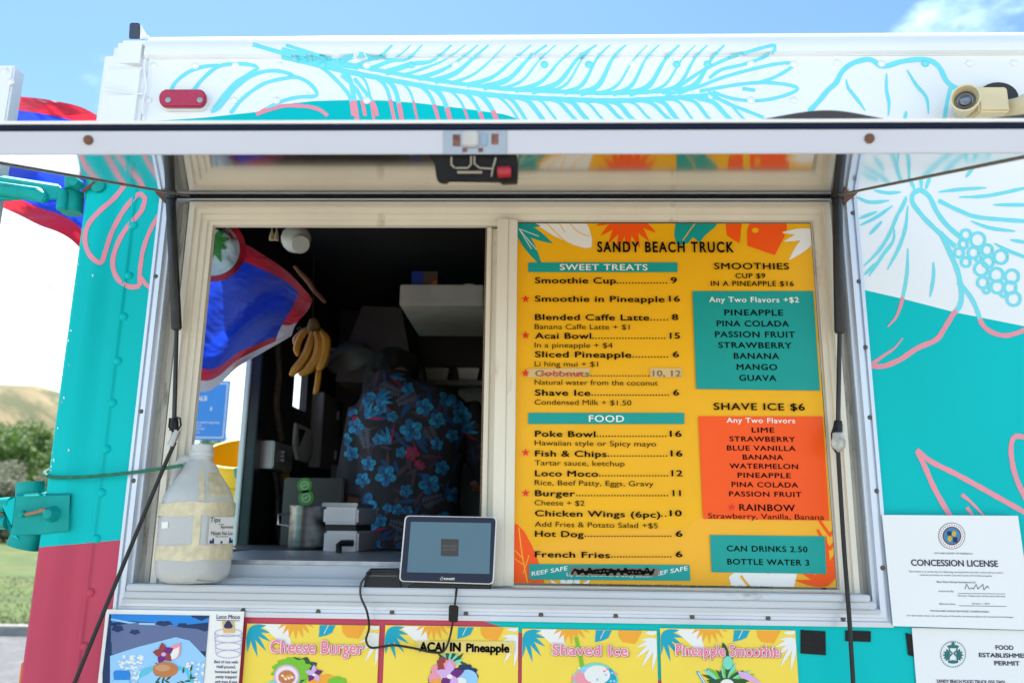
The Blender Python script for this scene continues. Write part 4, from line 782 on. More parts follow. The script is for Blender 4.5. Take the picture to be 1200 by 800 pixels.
flat(k, ell(1117, 757, 7, 2, 14), Y-.0001); flat(k, ell(1117, 775, 6, 2, 14), Y-.0001); flat(k, ell(1117, 753.5, 2, 2, 10), Y-.0001)
k.build('emblem', EM, t)
# ================================================================== THINGS ON THE SILL
def jug():
    B = P(229, 683, -.012); B.z = zt+.0012; base = Vector((P(227, 640, -.03).x, -.022, B.z))
    t = thing('tip_jug', 'taped translucent plastic gallon jug for tips tied at left end of the sill', 'jug', base); t.rotation_euler = (0, math.radians(-1.5), math.radians(-20))
    H = (P(229, 519, -.022).z-base.z)
    HD = bpy.data.materials.new('milky_plastic'); HD.use_nodes = True; nt = HD.node_tree; N = nt.nodes; L = nt.links; b = N['Principled BSDF']
    b.inputs['Base Color'].default_value = (.80, .81, .80, 1); b.inputs['Roughness'].default_value = .32; b.inputs['Transmission Weight'].default_value = 0; b.inputs['Coat Weight'].default_value = .6; b.inputs['Coat Roughness'].default_value = .15
    tr_ = N.new('ShaderNodeBsdfTranslucent'); tr_.inputs[0].default_value = (.90, .93, .97, 1); tp = N.new('ShaderNodeBsdfTransparent'); tp.inputs[0].default_value = (.85, .88, .92, 1)
    m1 = N.new('ShaderNodeMixShader'); m1.inputs[0].default_value = .35; L.new(b.outputs[0], m1.inputs[1]); L.new(tr_.outputs[0], m1.inputs[2])
    m2 = N.new('ShaderNodeMixShader'); m2.inputs[0].default_value = .22; L.new(m1.outputs[0], m2.inputs[1]); L.new(tp.outputs[0], m2.inputs[2]); L.new(m2.outputs[0], N['Material Output'].inputs[0])
    no = N.new('ShaderNodeTexNoise'); no.inputs['Scale'].default_value = 22; bp = N.new('ShaderNodeBump'); bp.inputs['Strength'].default_value = .25; bp.inputs['Distance'].default_value = .004; L.new(no.outputs[0], bp.inputs['Height']); L.new(bp.outputs[0], b.inputs['Normal'])
    def ringp(hx, hy, z, e=.24, n=36, dx=0):
        o = []
        for i in range(n):
            a = 2*math.pi*i/n; c, s_ = math.cos(a), math.sin(a); o.append(Vector((dx+hx*math.copysign(abs(c)**(e*2), c), hy*math.copysign(abs(s_)**(e*2), s_), z)))
        return o
    W2, D2 = .064, .052
    prof = [(0.002, .80, .5), (.006, .90, .4), (.016, .98, .3), (.03, 1, .28), (.42*H, 1, .28), (.55*H, .99, .30), (.62*H, .95, .33), (.70*H, .80, .38), (.78*H, .60, .44), (.84*H, .42, .5), (.87*H, .315, .5), (.885*H, .29, .5), (.90*H, .30, .5), (.905*H, .33, .5), (.93*H, .33, .5), (.935*H, .30, .5), (.985*H, .30, .5), (.99*H, .26, .5), (.90*H, .24, .5)]
    m = MB(); m.loft([ringp(W2*k if k > .45 else .070*k, D2*k if k > .45 else .070*k, z, e) for z, k, e in prof]); m.build('jug_body', HD, t, smooth=True, world=False)
    m = MB(); m.tube([Vector(p) for p in cat_rom([(-.018, 0, .88*H), (-.040, 0, .89*H), (-.056, 0, .84*H), (-.064, 0, .74*H), (-.061, 0, .62*H)], 99)], .009, 10); m.build('jug_handle', HD, t, smooth=True, world=False)
    TP = mat('yellowed_tape', (.60, .53, .36), .5, var=.15, scale=60, bump=.4, bscale=90)
    def band(z0, z1, a0=0, a1=36, g=1.012):
        m = MB(); R_ = []
        for z in (z0, (z0+z1)/2, z1):
            r = ringp(W2*g+.0004, D2*g+.0004, z, .28, 36); r = [r[i % 36]+Vector((0, 0, .0015*math.sin(i*.9+z*90))) for i in range(a0, a1+1)]; R_.append(r)
        n = a1-a0+1; m.add([p for r in R_ for p in r], [(k*n+j, k*n+j+1, (k+1)*n+j+1, (k+1)*n+j) for k in range(2) for j in range(n-1)]); m.build('tape_band', TP, t, smooth=True, world=False)
    band(.165*H, .27*H); band(.47*H, .565*H)
    # vertical tape at the front edge, up over the shoulder
    def strip(ang, w, z0, z1, g=1.03, zz=None):
        m = MB(); V = []; zs = [z0+(z1-z0)*i/14 for i in range(15)]
        for z in zs:
            for i in range(1, len(prof)):
                if z <= prof[i][0]: break
            (za, ka, ea), (zb_, kb, eb) = prof[i-1], prof[i]; tt = (z-za)/(zb_-za); k, e = lerp(ka, kb, tt), lerp(ea, eb, tt)
            for d in (-1, 0, 1):
                a = math.radians(ang+d*w*(1+.08*math.sin(z*300))); c, s_ = math.cos(a), math.sin(a); V.append(Vector((W2*k*math.copysign(abs(c)**(2*e), c), D2*k*math.copysign(abs(s_)**(2*e), s_), z))*1.0*Vector((1, 1, 1)).x); V[-1].x *= g; V[-1].y *= g
        m.add(V, [(i*3+j, i*3+j+1, i*3+j+4, i*3+j+3) for i in range(14) for j in range(2)]); m.build('tape_strip', TP, t, smooth=True, world=False)
    strip(-58, 9, .265*H, .475*H, 1.02); strip(-50, 7, .575*H, .80*H, 1.035); strip(-12, 20, .60*H, .78*H, 1.035)
    # label on the right hand face
    X = W2*1.03+.0012; m = MB(); m.quad((X-.0003, -.040, .275*H), (X-.0003, .026, .275*H), (X-.0003, .028, .46*H), (X-.0003, -.040, .46*H)); m.build('paper_label', PAPER, t, world=False)
    m = MB()
    def lt(s, y0, y1, z, h, off=.03):
        v, f = text_geo(s, off); xa = min(p[0] for p in v); xb = max(p[0] for p in v); m.add([(X+.0006, y0+(p[0]-xa)/(xb-xa)*(y1-y0), z+p[1]/CAPH*h) for p in v], f)
    lt('Tips', -.039, -.012, .425*H, .0085); lt('are always', -.016, -.002, .405*H, .003); lt('Appreciated', -.010, .024, .382*H, .0055); lt('Mahalo Nui Loa', -.034, .024, .335*H, .007); lt('from our family to yours', -.022, .012, .32*H, .003)
    m.build('lettering', INK, t, world=False)
    m = MB(); 
    for y, h in ((-.034, .006), (-.028, .009), (.018, .010), (.023, .006), (-.005, .004)): m.quad((X+.0007, y-.003, .278*H), (X+.0007, y+.003, .278*H), (X+.0007, y+.002, .278*H+h), (X+.0007, y-.002, .278*H+h))
    m.build('label_flowers', ink('label_blue', (30, 60, 120)), t, world=False)
    m = MB(); m.quad((-.034, -D2*1.0-.0004, .385*H), (-.019, -D2*1.0-.0008, .388*H), (-.019, -D2*1.0-.0008, .432*H), (-.035, -D2*1.0-.0004, .428*H)); m.build('small_sticker', PAPER, t, world=False)
    # folded notes inside
    m = MB(); r = random.Random(2)
    for i in range(9):
        a = r.uniform(0, 3); c = Vector((r.uniform(-.03, .03), r.uniform(-.02, .02), .012+.006*i)); u = Vector((math.cos(a), math.sin(a), .2))*.03; v = Vector((-math.sin(a), math.cos(a), .1))*.016; m.quad(c-u-v, c+u-v, c+u+v, c-u+v)
    o = m.build('banknotes', mat('banknote_green', (.35, .38, .30), .8)); o.location = base; o.parent = None; tag(o, 'folded banknotes lying in the bottom of the tip jug', 'banknotes'); o.rotation_euler = t.rotation_euler
jug()
# cords
def cord(name, pts, r, m, label, cat_='bungee cord', smoothp=True, grp=None):
    q = [Vector(p) for p in cat_rom([tuple(p) for p in pts], .02)] if smoothp else pts
    mb = MB(); mb.tube(q, r, 8); o = mb.build(name, m, None, smooth=True); return tag(o, label, cat_, grp)
GC = mat('green_cord', (.015, .16, .09), .6, var=.3, scale=150, stretch=(1, 1, 1), bump=.5, bscale=400); BC = mat('black_cord', (.012, .012, .014), .55, var=.4, scale=200, bump=.5, bscale=500)
def dn(pts, k=6):
    return [p for p in pts]
cord('bungee_cord', [P(58, 550, .16), P(52.5, 553, .03), P(53.5, 556, -.008), P(62, 559, -.02), P(100, 558.5, -.021), P(140, 555, -.02), P(180, 550, -.025), P(205, 546.5, -.05), P(213, 545, -.085)], .0034, GC, 'green bungee cord stretched round the truck corner to the tip jug', grp='bungee cords')
L_ = cord('bungee_cord', [P(205, 518, -.040), P(190, 552, -.040), P(148, 653, -.045), P(86, 803, -.05), P(60, 870, -.04)], .0040, BC, 'black bungee cord running diagonally down from left strut across pink corner', grp='bungee cords')
m = MB(); m.tube([P(208, 504, -.042), P(200, 522, -.042)], [.0062, .0066], 10); 
for i in range(5): m.tube([P(207-i*1.5, 507+i*3.2, -.042), P(206.6-i*1.5, 508+i*3.2, -.042)], .0073, 10)
m.build('cord_ferrule', GALV, L_, smooth=True)
m = MB(); m.tube([P(207, 506, -.045), P(212, 498, -.05), P(211, 490, -.04), P(205, 488, -.034)], .0018, 6); m.tube([P(203, 506, -.045), P(198, 500, -.05), P(199, 490, -.04)], .0018, 6); m.build('cord_hook', BLACKP, L_, smooth=True)
R_ = cord('bungee_cord', [P(982, 527, -.036), P(984, 560, -.036), P(989, 640, -.045), P(995, 720, -.045), P(1000, 802, -.045), P(1004, 870, -.04)], .0042, BC, 'black bungee cord hanging straight down from the right strut', grp='bungee cords')
m = MB(); m.loft([[P(x, y, Yq) for x, y in ell(982.5+dx, 517+dy, rx, ry, 12, wob=.08, k=5)] for Yq, dx, dy, rx, ry in ((-.048, 0, 0, 4, 6), (-.044, 0, 0, 8.5, 11.5), (-.036, 0, 1, 8.8, 12), (-.03, 0, 0, 5, 8))]); m.build('knot_wrap', mat('clear_tape_wad', (.42, .41, .38), .35, var=.4, scale=90, bump=.9, bscale=130), R_, smooth=True)
m = MB(); m.tube([P(978, 498, -.035), P(974.5, 508, -.04), P(975, 522, -.04), P(980, 530, -.04)], .0017, 6); m.build('cord_hook', BLACKP, R_, smooth=True)
# tablet
def tablet():
    t = thing('payment_tablet', 'white rimmed customer payment tablet showing a grey blue screen', 'tablet', P(525, 693, -.03))
    def q(x, y, d=0): return P(x, y, -.052+d+ (684-y)*.00012)
    co = [(474.5, 603.5), (582.5, 605.5), (578.5, 684.5), (467.5, 681)]
    def rr(co, inset_, r, d):
        c = Vector((sum(a for a, b in co)/4, sum(b for a, b in co)/4)); out = []
        cs = [Vector(p)+(c-Vector(p)).normalized()*inset_ for p in co]
        for i in range(4):
            p, a, b = cs[i], cs[i-1], cs[(i+1) % 4]; u = (a-p).normalized()*r; v = (b-p).normalized()*r
            for k in range(5): s_ = k/4; out.append((1-s_)**2*(p+u)+2*s_*(1-s_)*p+s_**2*(p+v))
        return [q(x, y, d) for x, y in out]
    m = MB(); m.loft([rr(co, 1, 6, .012), rr(co, 0, 6, .009), rr(co, 0, 6, .001), rr(co, 1.2, 6, 0)]); m.build('bezel', mat('pearl_plastic', (.66, .64, .66), .3), t, smooth=True)
    m = MB(); m.loft([rr(co, 1.8, 5, -.0001), rr(co, 1.9, 5, -.0009)]); m.build('glass_front', mat('tablet_black_glass', (.003, .008, .03), .2, var=.05, spec=.25), t, smooth=True)
    m = MB(); m.add([q(x, y, -.0014) for x, y in ((481.5, 611), (575.5, 612.5), (573.5, 672), (477, 670))], [(0, 1, 2, 3)]); s_ = m.build('screen', mat('screen_grey_blue', (.05, .10, .14), .25, var=.02, emit=.25, spec=.3), t)
    m = MB(); m.add([q(x, y, -.0017) for x, y in ((517, 631), (537.5, 631.5), (537, 651.5), (516.5, 651))], [(0, 1, 2, 3)]); m.build('screen_logo', mat('screen_dark', (.02, .02, .02), .5, emit=.3), t)
    m = MB()
    def tt(s, x0, x1, b, cap, off=.02, dd=-.0020):
        v, f = text_geo(s, off); xa = min(p[0] for p in v); xb = max(p[0] for p in v); m.add([q(x0+(p[0]-xa)/(xb-xa)*(x1-x0), b-p[1]/CAPH*cap, dd) for p in v], f)
    tt('SANDY BEACH', 518.5, 535.5, 640.5, 2.2); tt('FOOD TRUCK', 519.5, 534.5, 644.5, 2.2); m.build('screen_lettering', mat('screen_text', (.10, .10, .10), .5, emit=.2), t)
    m = MB(); tt('toast', 519.8, 533, 679.0, 3.4, 0, -.0016); stroke_pts = [(516.8, 675.8), (518.6, 675.8), (518.8, 678.8), (516.0, 678.8), (515.9, 677)]
    m.tube([q(x, y, -.0016) for x, y in stroke_pts], .0004, 4); m.build('logo_lettering', mat('logo_white', (.8, .8, .8), .4, emit=.1), t)
    m = MB(); m.hexa([P(500, 672, -.036), P(578, 676, -.036), P(575, 693.5, -.036), P(470, 691.5, -.036)], [P(505, 672, -.008), P(574, 674, -.008), P(572, 691.5, -.008), P(478, 690, -.008)]); m.build('stand', BLACKP, t, bevel=.003)
    t2 = thing('card_reader', 'black card reader lying on the sill left of the tablet', 'card reader', P(447, 690, -.02))
    m = MB(); m.hexa([P(429, 668, -.036), P(470, 667, -.036), P(472, 691, -.036), P(425, 690.5, -.036)], [P(433, 665, .0), P(470, 665, .0), P(471, 688, .0), P(430, 688, .0)]); m.build('reader_body', BLACKP, t2, bevel=.004)
    m = MB(); m.box(P(431, 675, -.0375), P(466, 673.6, -.034)); m.build('card_slot', mat('slot_grey', (.05, .05, .055), .3), t2)
    Yc = -.050; cb = [P(434, 672, -.036), P(430, 674, -.045), P(423, 684, Yc), P(423, 699, Yc), P(430, 716, Yc), P(432.5, 735, -.03), P(429, 749, -.02), P(434, 758, -.018), P(447, 757.5, -.018), P(462, 755.5, -.018), P(485, 759, -.018), P(505, 763.5, -.018), P(519, 763, -.018), P(526, 750, -.02), P(530.5, 729, -.03), P(532, 716, -.045), P(534, 700, Yc), P(535, 690, -.04)]
    c = cord('power_cable', cb, .0021, mat('black_cable', (.01, .01, .012), .35), 'thin black cable looping down from the card reader to the tablet over posters', 'cable')
    m = MB(); m.hexa([P(526, 708, -.052), P(537.5, 709, -.052), P(536.5, 729, -.044), P(525.5, 728, -.044)], [P(526, 708, -.042), P(537.5, 709, -.042), P(536.5, 729, -.034), P(525.5, 728, -.034)]); m.build('inline_adapter', BLACKP, c, bevel=.002)
tablet()
from mathutils import noise
# ================================================================== INTERIOR
INT = mat('dim_stainless', (.20, .19, .17), .45, metal=.5, var=.2, scale=10); LGREY = mat('light_grey_enamel', (.50, .47, .43), .5, var=.1, scale=15, dirt=(.2, .15, .1), dscale=15, damt=.4)
def pbox(mb, x0, y0, x1, y1, Y, dep, mi=0):      # front face given by picture corners on plane Y, real depth behind
    A = P(x0, y1, Y); B = P(x1, y1, Y); C = P(x1, y0, Y); mb.box((A.x, Y, A.z), (B.x, Y+dep, C.z), mi); return A, B, C
# extractor canopy (white box shelf) and what is on it
Y = .95; m = MB(); A, B, C = pbox(m, 468, 333.5, 566, 357.5, Y, .45); can = m.build('canopy_shelf', LGREY, None, bevel=.003); tag(can, 'pale box shaped canopy shelf high at the right of the opening', 'shelf')
bx = thing('supply_box', 'small blue and brown carton standing on the pale canopy shelf', 'box', P(497, 333, Y+.06)); bx.location.z = C.z
m = MB(); A, B, _ = pbox(m, 482, 315, 512.5, 333, Y+.03, .10); 
for i in range(len(m.v)): m.v[i].z += C.z-A.z+.0005
m.build('carton', mat('carton_brown', (.10, .06, .03), .6), bx)
m = MB(); o = C.z-A.z; z0, z1 = C.z+.006, _.z+o+.0005; xa = A.x; xb = P(496, 333, Y+.03).x; m.quad((xa, Y+.0292, z0), (xb, Y+.0292, z0), (xb, Y+.0292, z1), (xa, Y+.0292, z1)); xc = P(505, 333, Y+.03).x; m.build('blue_panel', mat('carton_blue', (.01, .04, .30), .5), bx)
m = MB(); m.quad((xc, Y+.0292, z0), (B.x, Y+.0292, z0), (B.x, Y+.0292, z0+.02), (xc+.008, Y+.0292, z0+.014)); m.build('orange_panel', mat('carton_orange', (.45, .15, .02), .5), bx)
m = MB(); v, f = text_geo('Gloves', .02); xw = max(p[0] for p in v); 
dsh = MB(); p = P(550, 332, Y+.06); p.z = C.z; dsh.lathe([(.0001, 0), (.020, 0), (.024, .014), (.022, .015), (.018, .004), (.0001, .003)], o=p, n=20); o = dsh.build('small_dish', PAPER, None, smooth=True); tag(o, 'small white dish on the canopy shelf right of the carton', 'dish')
# hood side
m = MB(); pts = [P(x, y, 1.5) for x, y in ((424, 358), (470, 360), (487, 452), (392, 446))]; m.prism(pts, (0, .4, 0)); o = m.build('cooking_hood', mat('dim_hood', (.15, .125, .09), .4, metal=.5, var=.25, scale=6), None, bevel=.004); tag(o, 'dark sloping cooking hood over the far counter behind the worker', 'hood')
# security camera
cm = thing('ceiling_camera', 'white dome camera hanging from the ceiling above the flag corner', 'camera', P(348, 262, .55))
c = P(347, 280, .55); m = MB(); m.lathe([(.0001, .030), (.010, .035), (.022, .034), (.034, .024), (.041, .008), (.041, -.006), (.036, -.020), (.024, -.033), (.010, -.039), (.0001, -.040)], o=c, axis=(-.1, -.2, 1), n=26); m.build('dome', mat('camera_white', (.62, .60, .56), .4), cm, smooth=True)
m = MB(); m.tube([c+Vector((0, 0, .03)), c+Vector((-.03, .0, .14))], .016, 12); m.lathe([(.04, 0), (.04, -.02), (.02, -.025)], o=c+Vector((-.03, 0, .17)), n=20); m.build('mount', mat('camera_white', (.62, .60, .56), .4), cm, smooth=True)
ax = Vector((.42, -.75, -.5)).normalized(); m = MB(); c2 = c+ax*.026; m.lathe([(.027, -.012), (.027, .014), (.024, .018), (.0001, .018)], o=c2+Vector((.006, 0, -.006)), axis=ax, n=22); ball = m.build('camera_eye', mat('camera_white', (.62, .60, .56), .4), cm, smooth=True)
m = MB(); u = ax.orthogonal().normalized(); w = ax.cross(u); cc = c2+ax*.0185+Vector((.008, 0, -.002)); s_ = .010; R_x = Vector((1, .5, 0)).normalized(); R_x = (R_x-ax*R_x.dot(ax)).normalized(); R_z = R_x.cross(ax)*-1
m.quad(cc-R_x*s_-R_z*s_, cc+R_x*s_-R_z*s_, cc+R_x*s_+R_z*s_, cc-R_x*s_+R_z*s_); m.build('camera_lens', BLACKP, cm)
# cord tassels
for i, x in enumerate((319.5, 325)):
    m = MB(); m.tube([P(x, 248, .5), P(x-.5, 266, .5), P(x-1, 272, .5)], .0014, 6); m.lathe([(.002, .012), (.006, .0), (.007, -.016), (.0001, -.017)], o=P(x-1, 275, .5), n=10); o = m.build('cord_tassel', mat('tassel_tan', (.5, .40, .24), .7), None, smooth=True); tag(o, ('left', 'right')[i]+' one of two tan cord tassels beside the dome camera', 'tassel', 'cord tassels')
# bananas
bt_ = thing('banana_bunch', 'bunch of ripe yellow bananas hanging inside left of the worker', 'bananas', P(365, 385, .8))
BAN = mat('banana_skin', (.50, .22, .01), .5, var=.18, scale=20, dirt=(.08, .04, .01), dscale=28, damt=.42); Yb = .8
m = MB(); m.tube([P(368, 300, Yb), P(367, 380, Yb)], .0015, 6); m.build('hanging_string', BLACK, bt_)
m = MB(); m.tube([P(367, 374, Yb), P(368, 382, Yb), P(366, 392, Yb)], [.012, .020, .016], 10); m.build('stalk', mat('banana_stalk', (.16, .10, .03), .8, var=.4, scale=60), bt_, smooth=True)
for i, (pts, r, dy) in enumerate((([(360, 386), (352, 396), (348, 408), (349, 417)], 5, 0), ([(366, 388), (363, 404), (356, 420), (346, 433), (340, 440)], 6.5, -.02), ([(370, 388), (374, 402), (371, 418), (362, 432), (350, 439)], 7, -.03), ([(376, 388), (382, 398), (381, 414), (376, 428), (371, 432)], 6.5, -.035), ([(374, 428), (373, 440), (371, 455), (368, 462)], 4.5, 0), ([(363, 384), (356, 388), (347, 396), (345, 404)], 4, .02), ([(372, 384), (377, 392), (378, 404)], 5, .02))):
    q = cat_rom([tuple(P(x, y, Yb+dy)) for x, y in pts]); n = len(q); m = MB(); rr_ = r*2.05/950
    m.tube([Vector(p) for p in q], [rr_*(.35 if j == 0 else .28 if j == n-1 else min(1, .5+2.2*j/n, .35+2.6*(n-1-j)/n)) for j in range(n)], 7); m.build('banana', BAN, bt_, smooth=True)
# rear wall fittings
XW = XE+.031
def wallbox(px0, py0, px1, py1, out, name, m_, label, cat_, bev=.004):
    a = PX(px0, py0, XW+out); b = PX(px1, py1, XW+out); m = MB(); m.box((XW, a.y, b.z), (XW+out, b.y, a.z)); o = m.build(name, m_, None, bevel=bev); return tag(o, label, cat_), a, b
sb, a, b = wallbox(322, 516, 342, 553, .06, 'switch_box', mat('box_grey', (.52, .51, .50), .4, metal=.4), 'small grey switch box mounted on the rear wall beside the doorway', 'switch box')
m = MB()
for zz in (.35, .5, .65): m.box((XW+.061, lerp(a.y, b.y, .35), lerp(b.z, a.z, zz)-.004), (XW+.072, lerp(a.y, b.y, .75), lerp(b.z, a.z, zz)+.004))
m.build('switch_lever', GALV, sb)
cbx, a, b = wallbox(380, 459, 397, 553, .05, 'electric_cabinet', mat('cabinet_grey', (.36, .36, .35), .5, var=.15, metal=.3), 'tall grey electric cabinet on the rear wall left of the worker', 'cabinet')
m = MB()
for zz in (.22, .78): m.box((XW+.0505, lerp(a.y, b.y, .7), lerp(b.z, a.z, zz)-.02), (XW+.06, lerp(a.y, b.y, .82), lerp(b.z, a.z, zz)+.02))
m.build('cabinet_latch', GALV, cbx, bevel=.002)
# conduits
m = MB(); q = [PX(x, y, XW+.02) for x, y in ((325, 400), (327, 440), (324, 465), (325, 485), (330, 515))]; m.tube([Vector(p) for p in cat_rom([tuple(p) for p in q])], .012, 8); o = m.build('flexible_conduit', mat('conduit_tan', (.12, .10, .07), .6, var=.3, scale=60), None, smooth=True); tag(o, 'tan flexible conduit running up the rear wall from the switch box', 'conduit', 'conduits')
for k, dx in enumerate((0, 6)):
    m = MB(); q = cat_rom([tuple(PX(x+dx, y, XW+.03)) for x, y in ((322, 553), (325, 580), (325, 610), (328, 645), (329, 660))]); q = [Vector(p) for p in q]
    m.tube([p for p in q for _ in (0,)], .009, 8); o = m.build('flexible_conduit', mat('conduit_grey', (.16, .15, .14), .4, metal=.5, var=.3, scale=60), None, smooth=True); tag(o, ('left', 'right')[k]+' grey conduit dropping from the switch box to the counter', 'conduit', 'conduits')
# window guard and hanging scraper on the rear wall
m = MB(); pts = [PX(x, y, XW+.02) for x, y in ((344, 495), (361, 503), (362, 530), (357, 542), (345, 538), (342, 520))]; m.prism(pts, (.012, 0, 0)); o = m.build('hanging_guard', mat('white_plate', (.85, .86, .85), .5), None, bevel=.002); tag(o, 'white curved plate with dark triangular cut hanging under the little rear window', 'plate')
m = MB(); pts = [PX(x, y, XW+.033) for x, y in ((350, 502), (358, 504), (350, 524))]; m.prism(pts, (.001, 0, 0)); m.build('cutout', DARK, o)
# pot, container with stickers, appliances on a back counter
Yp = .62; zs = P(350, 650, Yp).z
cc = thing('steel_pot', 'tall stainless steel pot standing inside behind the counter', 'pot', P(352, 646, Yp)); A = P(331, 643, Yp); B = P(376, 643, Yp); r = (B.x-A.x)/2; cx0 = (A.x+B.x)/2; z1 = P(352, 592, Yp).z; z0 = A.z
m = MB(); m.lathe([(.0001, z0), (r*.93, z0), (r, z0+.01), (r, z1-.006), (r*1.06, z1), (r*1.03, z1+.001), (r*.97, z1-.004), (r*.96, z0+.01), (.0001, z0+.008)], o=(cx0, Yp+r, 0), n=32); m.build('pot_body', mat('dull_steel', (.34, .32, .31), .33, metal=1, var=.3, scale=14, stretch=(1, 1, 4)), cc, smooth=True)
m = MB(); m.tube([(cx0-r-.002, Yp+r, z1-.02), (cx0-r-.03, Yp+r-.01, z1-.025), (cx0-r-.03, Yp+r-.01, z1-.05), (cx0-r-.002, Yp+r, z1-.055)], .004, 8); m.build('pot_handle', STEEL, cc, smooth=True)
sk = MB(); sk.box((XE+.06, .60, zs-.13), (.1, 1.0, z0-.001)); o = sk.build('equipment_shelf', DARK, None); tag(o, 'dark low shelf inside carrying the steel pot and white appliance', 'shelf')
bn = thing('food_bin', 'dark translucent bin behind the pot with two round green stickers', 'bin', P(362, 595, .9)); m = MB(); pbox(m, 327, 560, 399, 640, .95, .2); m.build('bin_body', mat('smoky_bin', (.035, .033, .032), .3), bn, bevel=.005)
for (x, y, rr_) in ((357, 568.5, 8.8), (358.5, 583, 9.2)):
    m = MB(); m.lathe([(rr_*2.55/950, 0), (rr_*2.55/950, .001), (.0001, .001)], o=P(x, y, .949), axis=(0, -1, 0), n=24); s1 = m.build('round_sticker', mat('green_sticker', (.06, .26, .03), .4), bn)
    m = MB(); m.lathe([(rr_*1.6/950, 0), (rr_*1.6/950, .0006), (rr_*1.0/950, .0006)], o=P(x, y, .9475), axis=(0, -1, 0), n=20); m.add([P(a, b, .9470) for a, b in leaf_pts(x-4, y+2, -30, 9, 3.5)], [list(range(20))]); m.build('sticker_print', mat('pale_green', (.28, .50, .22), .4), s1)
ap = thing('white_appliance', 'white two tier appliance on the shelf between pot and worker', 'appliance', P(398, 645, .55)); WP = mat('appliance_white', (.84, .79, .83), .35)
for y0, y1 in ((594, 614), (622, 648)): m = MB(); pbox(m, 378, y0, 419, y1, .55, .25); m.build('appliance_body', WP, ap, bevel=.006)
m = MB(); pbox(m, 381, 614.3, 417, 621.7, .57, .2); m.build('dark_slot', DARK, ap); m = MB(); pbox(m, 377, 589, 419, 593.3, .56, .22); m.build('lid_tray', GALV, ap, bevel=.002)
m = MB(); m.tube([P(397, 648, .50), P(397, 638, .50), P(400, 636, .50), P(414, 636, .50)], .008, 8); m.build('black_handle', BLACKP, ap, smooth=True)
# far counter behind the worker
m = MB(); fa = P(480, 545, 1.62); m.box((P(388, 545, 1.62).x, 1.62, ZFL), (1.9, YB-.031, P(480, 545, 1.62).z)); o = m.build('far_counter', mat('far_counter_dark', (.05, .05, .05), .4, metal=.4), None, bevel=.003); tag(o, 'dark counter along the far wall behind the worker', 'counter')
for i, (x0, y0, x1, y1) in enumerate(((497, 430, 527, 444), (535, 430, 562, 444))):
    m = MB(); a = P(x0, y1, 1.9); b = P(x1, y0, 1.9); m.loft([[Vector((lerp(a.x, b.x, u), 1.9+v*.14, z)) for u, v in ((k, k), (1-k, k), (1-k, 1-k), (k, 1-k))] for z, k in ((a.z, .12), (b.z-.004, .02), (b.z, -.02), (b.z, .04), (a.z+.004, .15))]); o = m.build('food_pan', mat('pan_steel', (.45, .44, .42), .35, metal=.7), None, smooth=False); tag(o, ('left', 'right')[i]+' shallow steel pan on the far shelf behind the worker', 'pan', 'steel pans on the far shelf')
m = MB(); a = P(488, 446, 1.88); m.box((a.x, 1.86, a.z-.02), (1.6, YB-.031, a.z)); o = m.build('far_shelf', INT, None); tag(o, 'grey shelf holding two steel pans on the far wall', 'shelf')
for i, (x0, x1, y0, y1) in enumerate(((527, 541, 508, 537), (545, 561, 512, 539))):
    m = MB(); Yq = 1.66; a = P(x0, y1, Yq); b = P(x1, y0, Yq); r = (b.x-a.x)/2; m.lathe([(.0001, a.z), (r, a.z), (r, b.z), (r*.92, b.z), (r*.92, a.z+.006), (.0001, a.z+.005)], o=((a.x+b.x)/2, Yq+r, 0), n=20); o = m.build('plastic_tub', mat('pale_tub', (.30, .32, .33), .25), None, smooth=True); tag(o, ('shorter left', 'right')[i]+' pale tub on the far counter by the mullion', 'tub', 'pale tubs on the far counter')
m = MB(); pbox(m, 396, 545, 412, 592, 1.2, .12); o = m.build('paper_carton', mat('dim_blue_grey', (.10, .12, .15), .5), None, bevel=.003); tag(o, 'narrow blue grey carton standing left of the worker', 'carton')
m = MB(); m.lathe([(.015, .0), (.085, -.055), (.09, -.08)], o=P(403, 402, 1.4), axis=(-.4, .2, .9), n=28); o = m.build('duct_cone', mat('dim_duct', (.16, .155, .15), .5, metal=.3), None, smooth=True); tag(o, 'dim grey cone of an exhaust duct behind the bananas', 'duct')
# ------------------------------------------------------------------ worker
def ering(c, rx, ry, z, n=20, p=2.0, rot=0):
    o = []
    for i in range(n):
        a = 2*math.pi*i/n; x = rx*math.copysign(abs(math.cos(a))**(2/p), math.cos(a)); y = ry*math.copysign(abs(math.sin(a))**(2/p), math.sin(a)); o.append(Vector((c[0]+x*math.cos(rot)-y*math.sin(rot), c[1]+x*math.sin(rot)+y*math.cos(rot), z)))
    return o
def remeshed(mb, name, m_, parent, vox, sm=4):
    o = mb.build(name, m_, parent, smooth=True); r = o.modifiers.new('r', 'REMESH'); r.mode = 'VOXEL'; r.voxel_size = vox; s_ = o.modifiers.new('s', 'SMOOTH'); s_.iterations = sm; s_.factor = .5
    bpy.context.view_layer.update(); dg = bpy.context.evaluated_depsgraph_get(); me = bpy.data.meshes.new_from_object(o.evaluated_get(dg)); o.modifiers.clear(); o.data = me
    me.polygons.foreach_set('use_smooth', [True]*len(me.polygons)); me.update(); return o
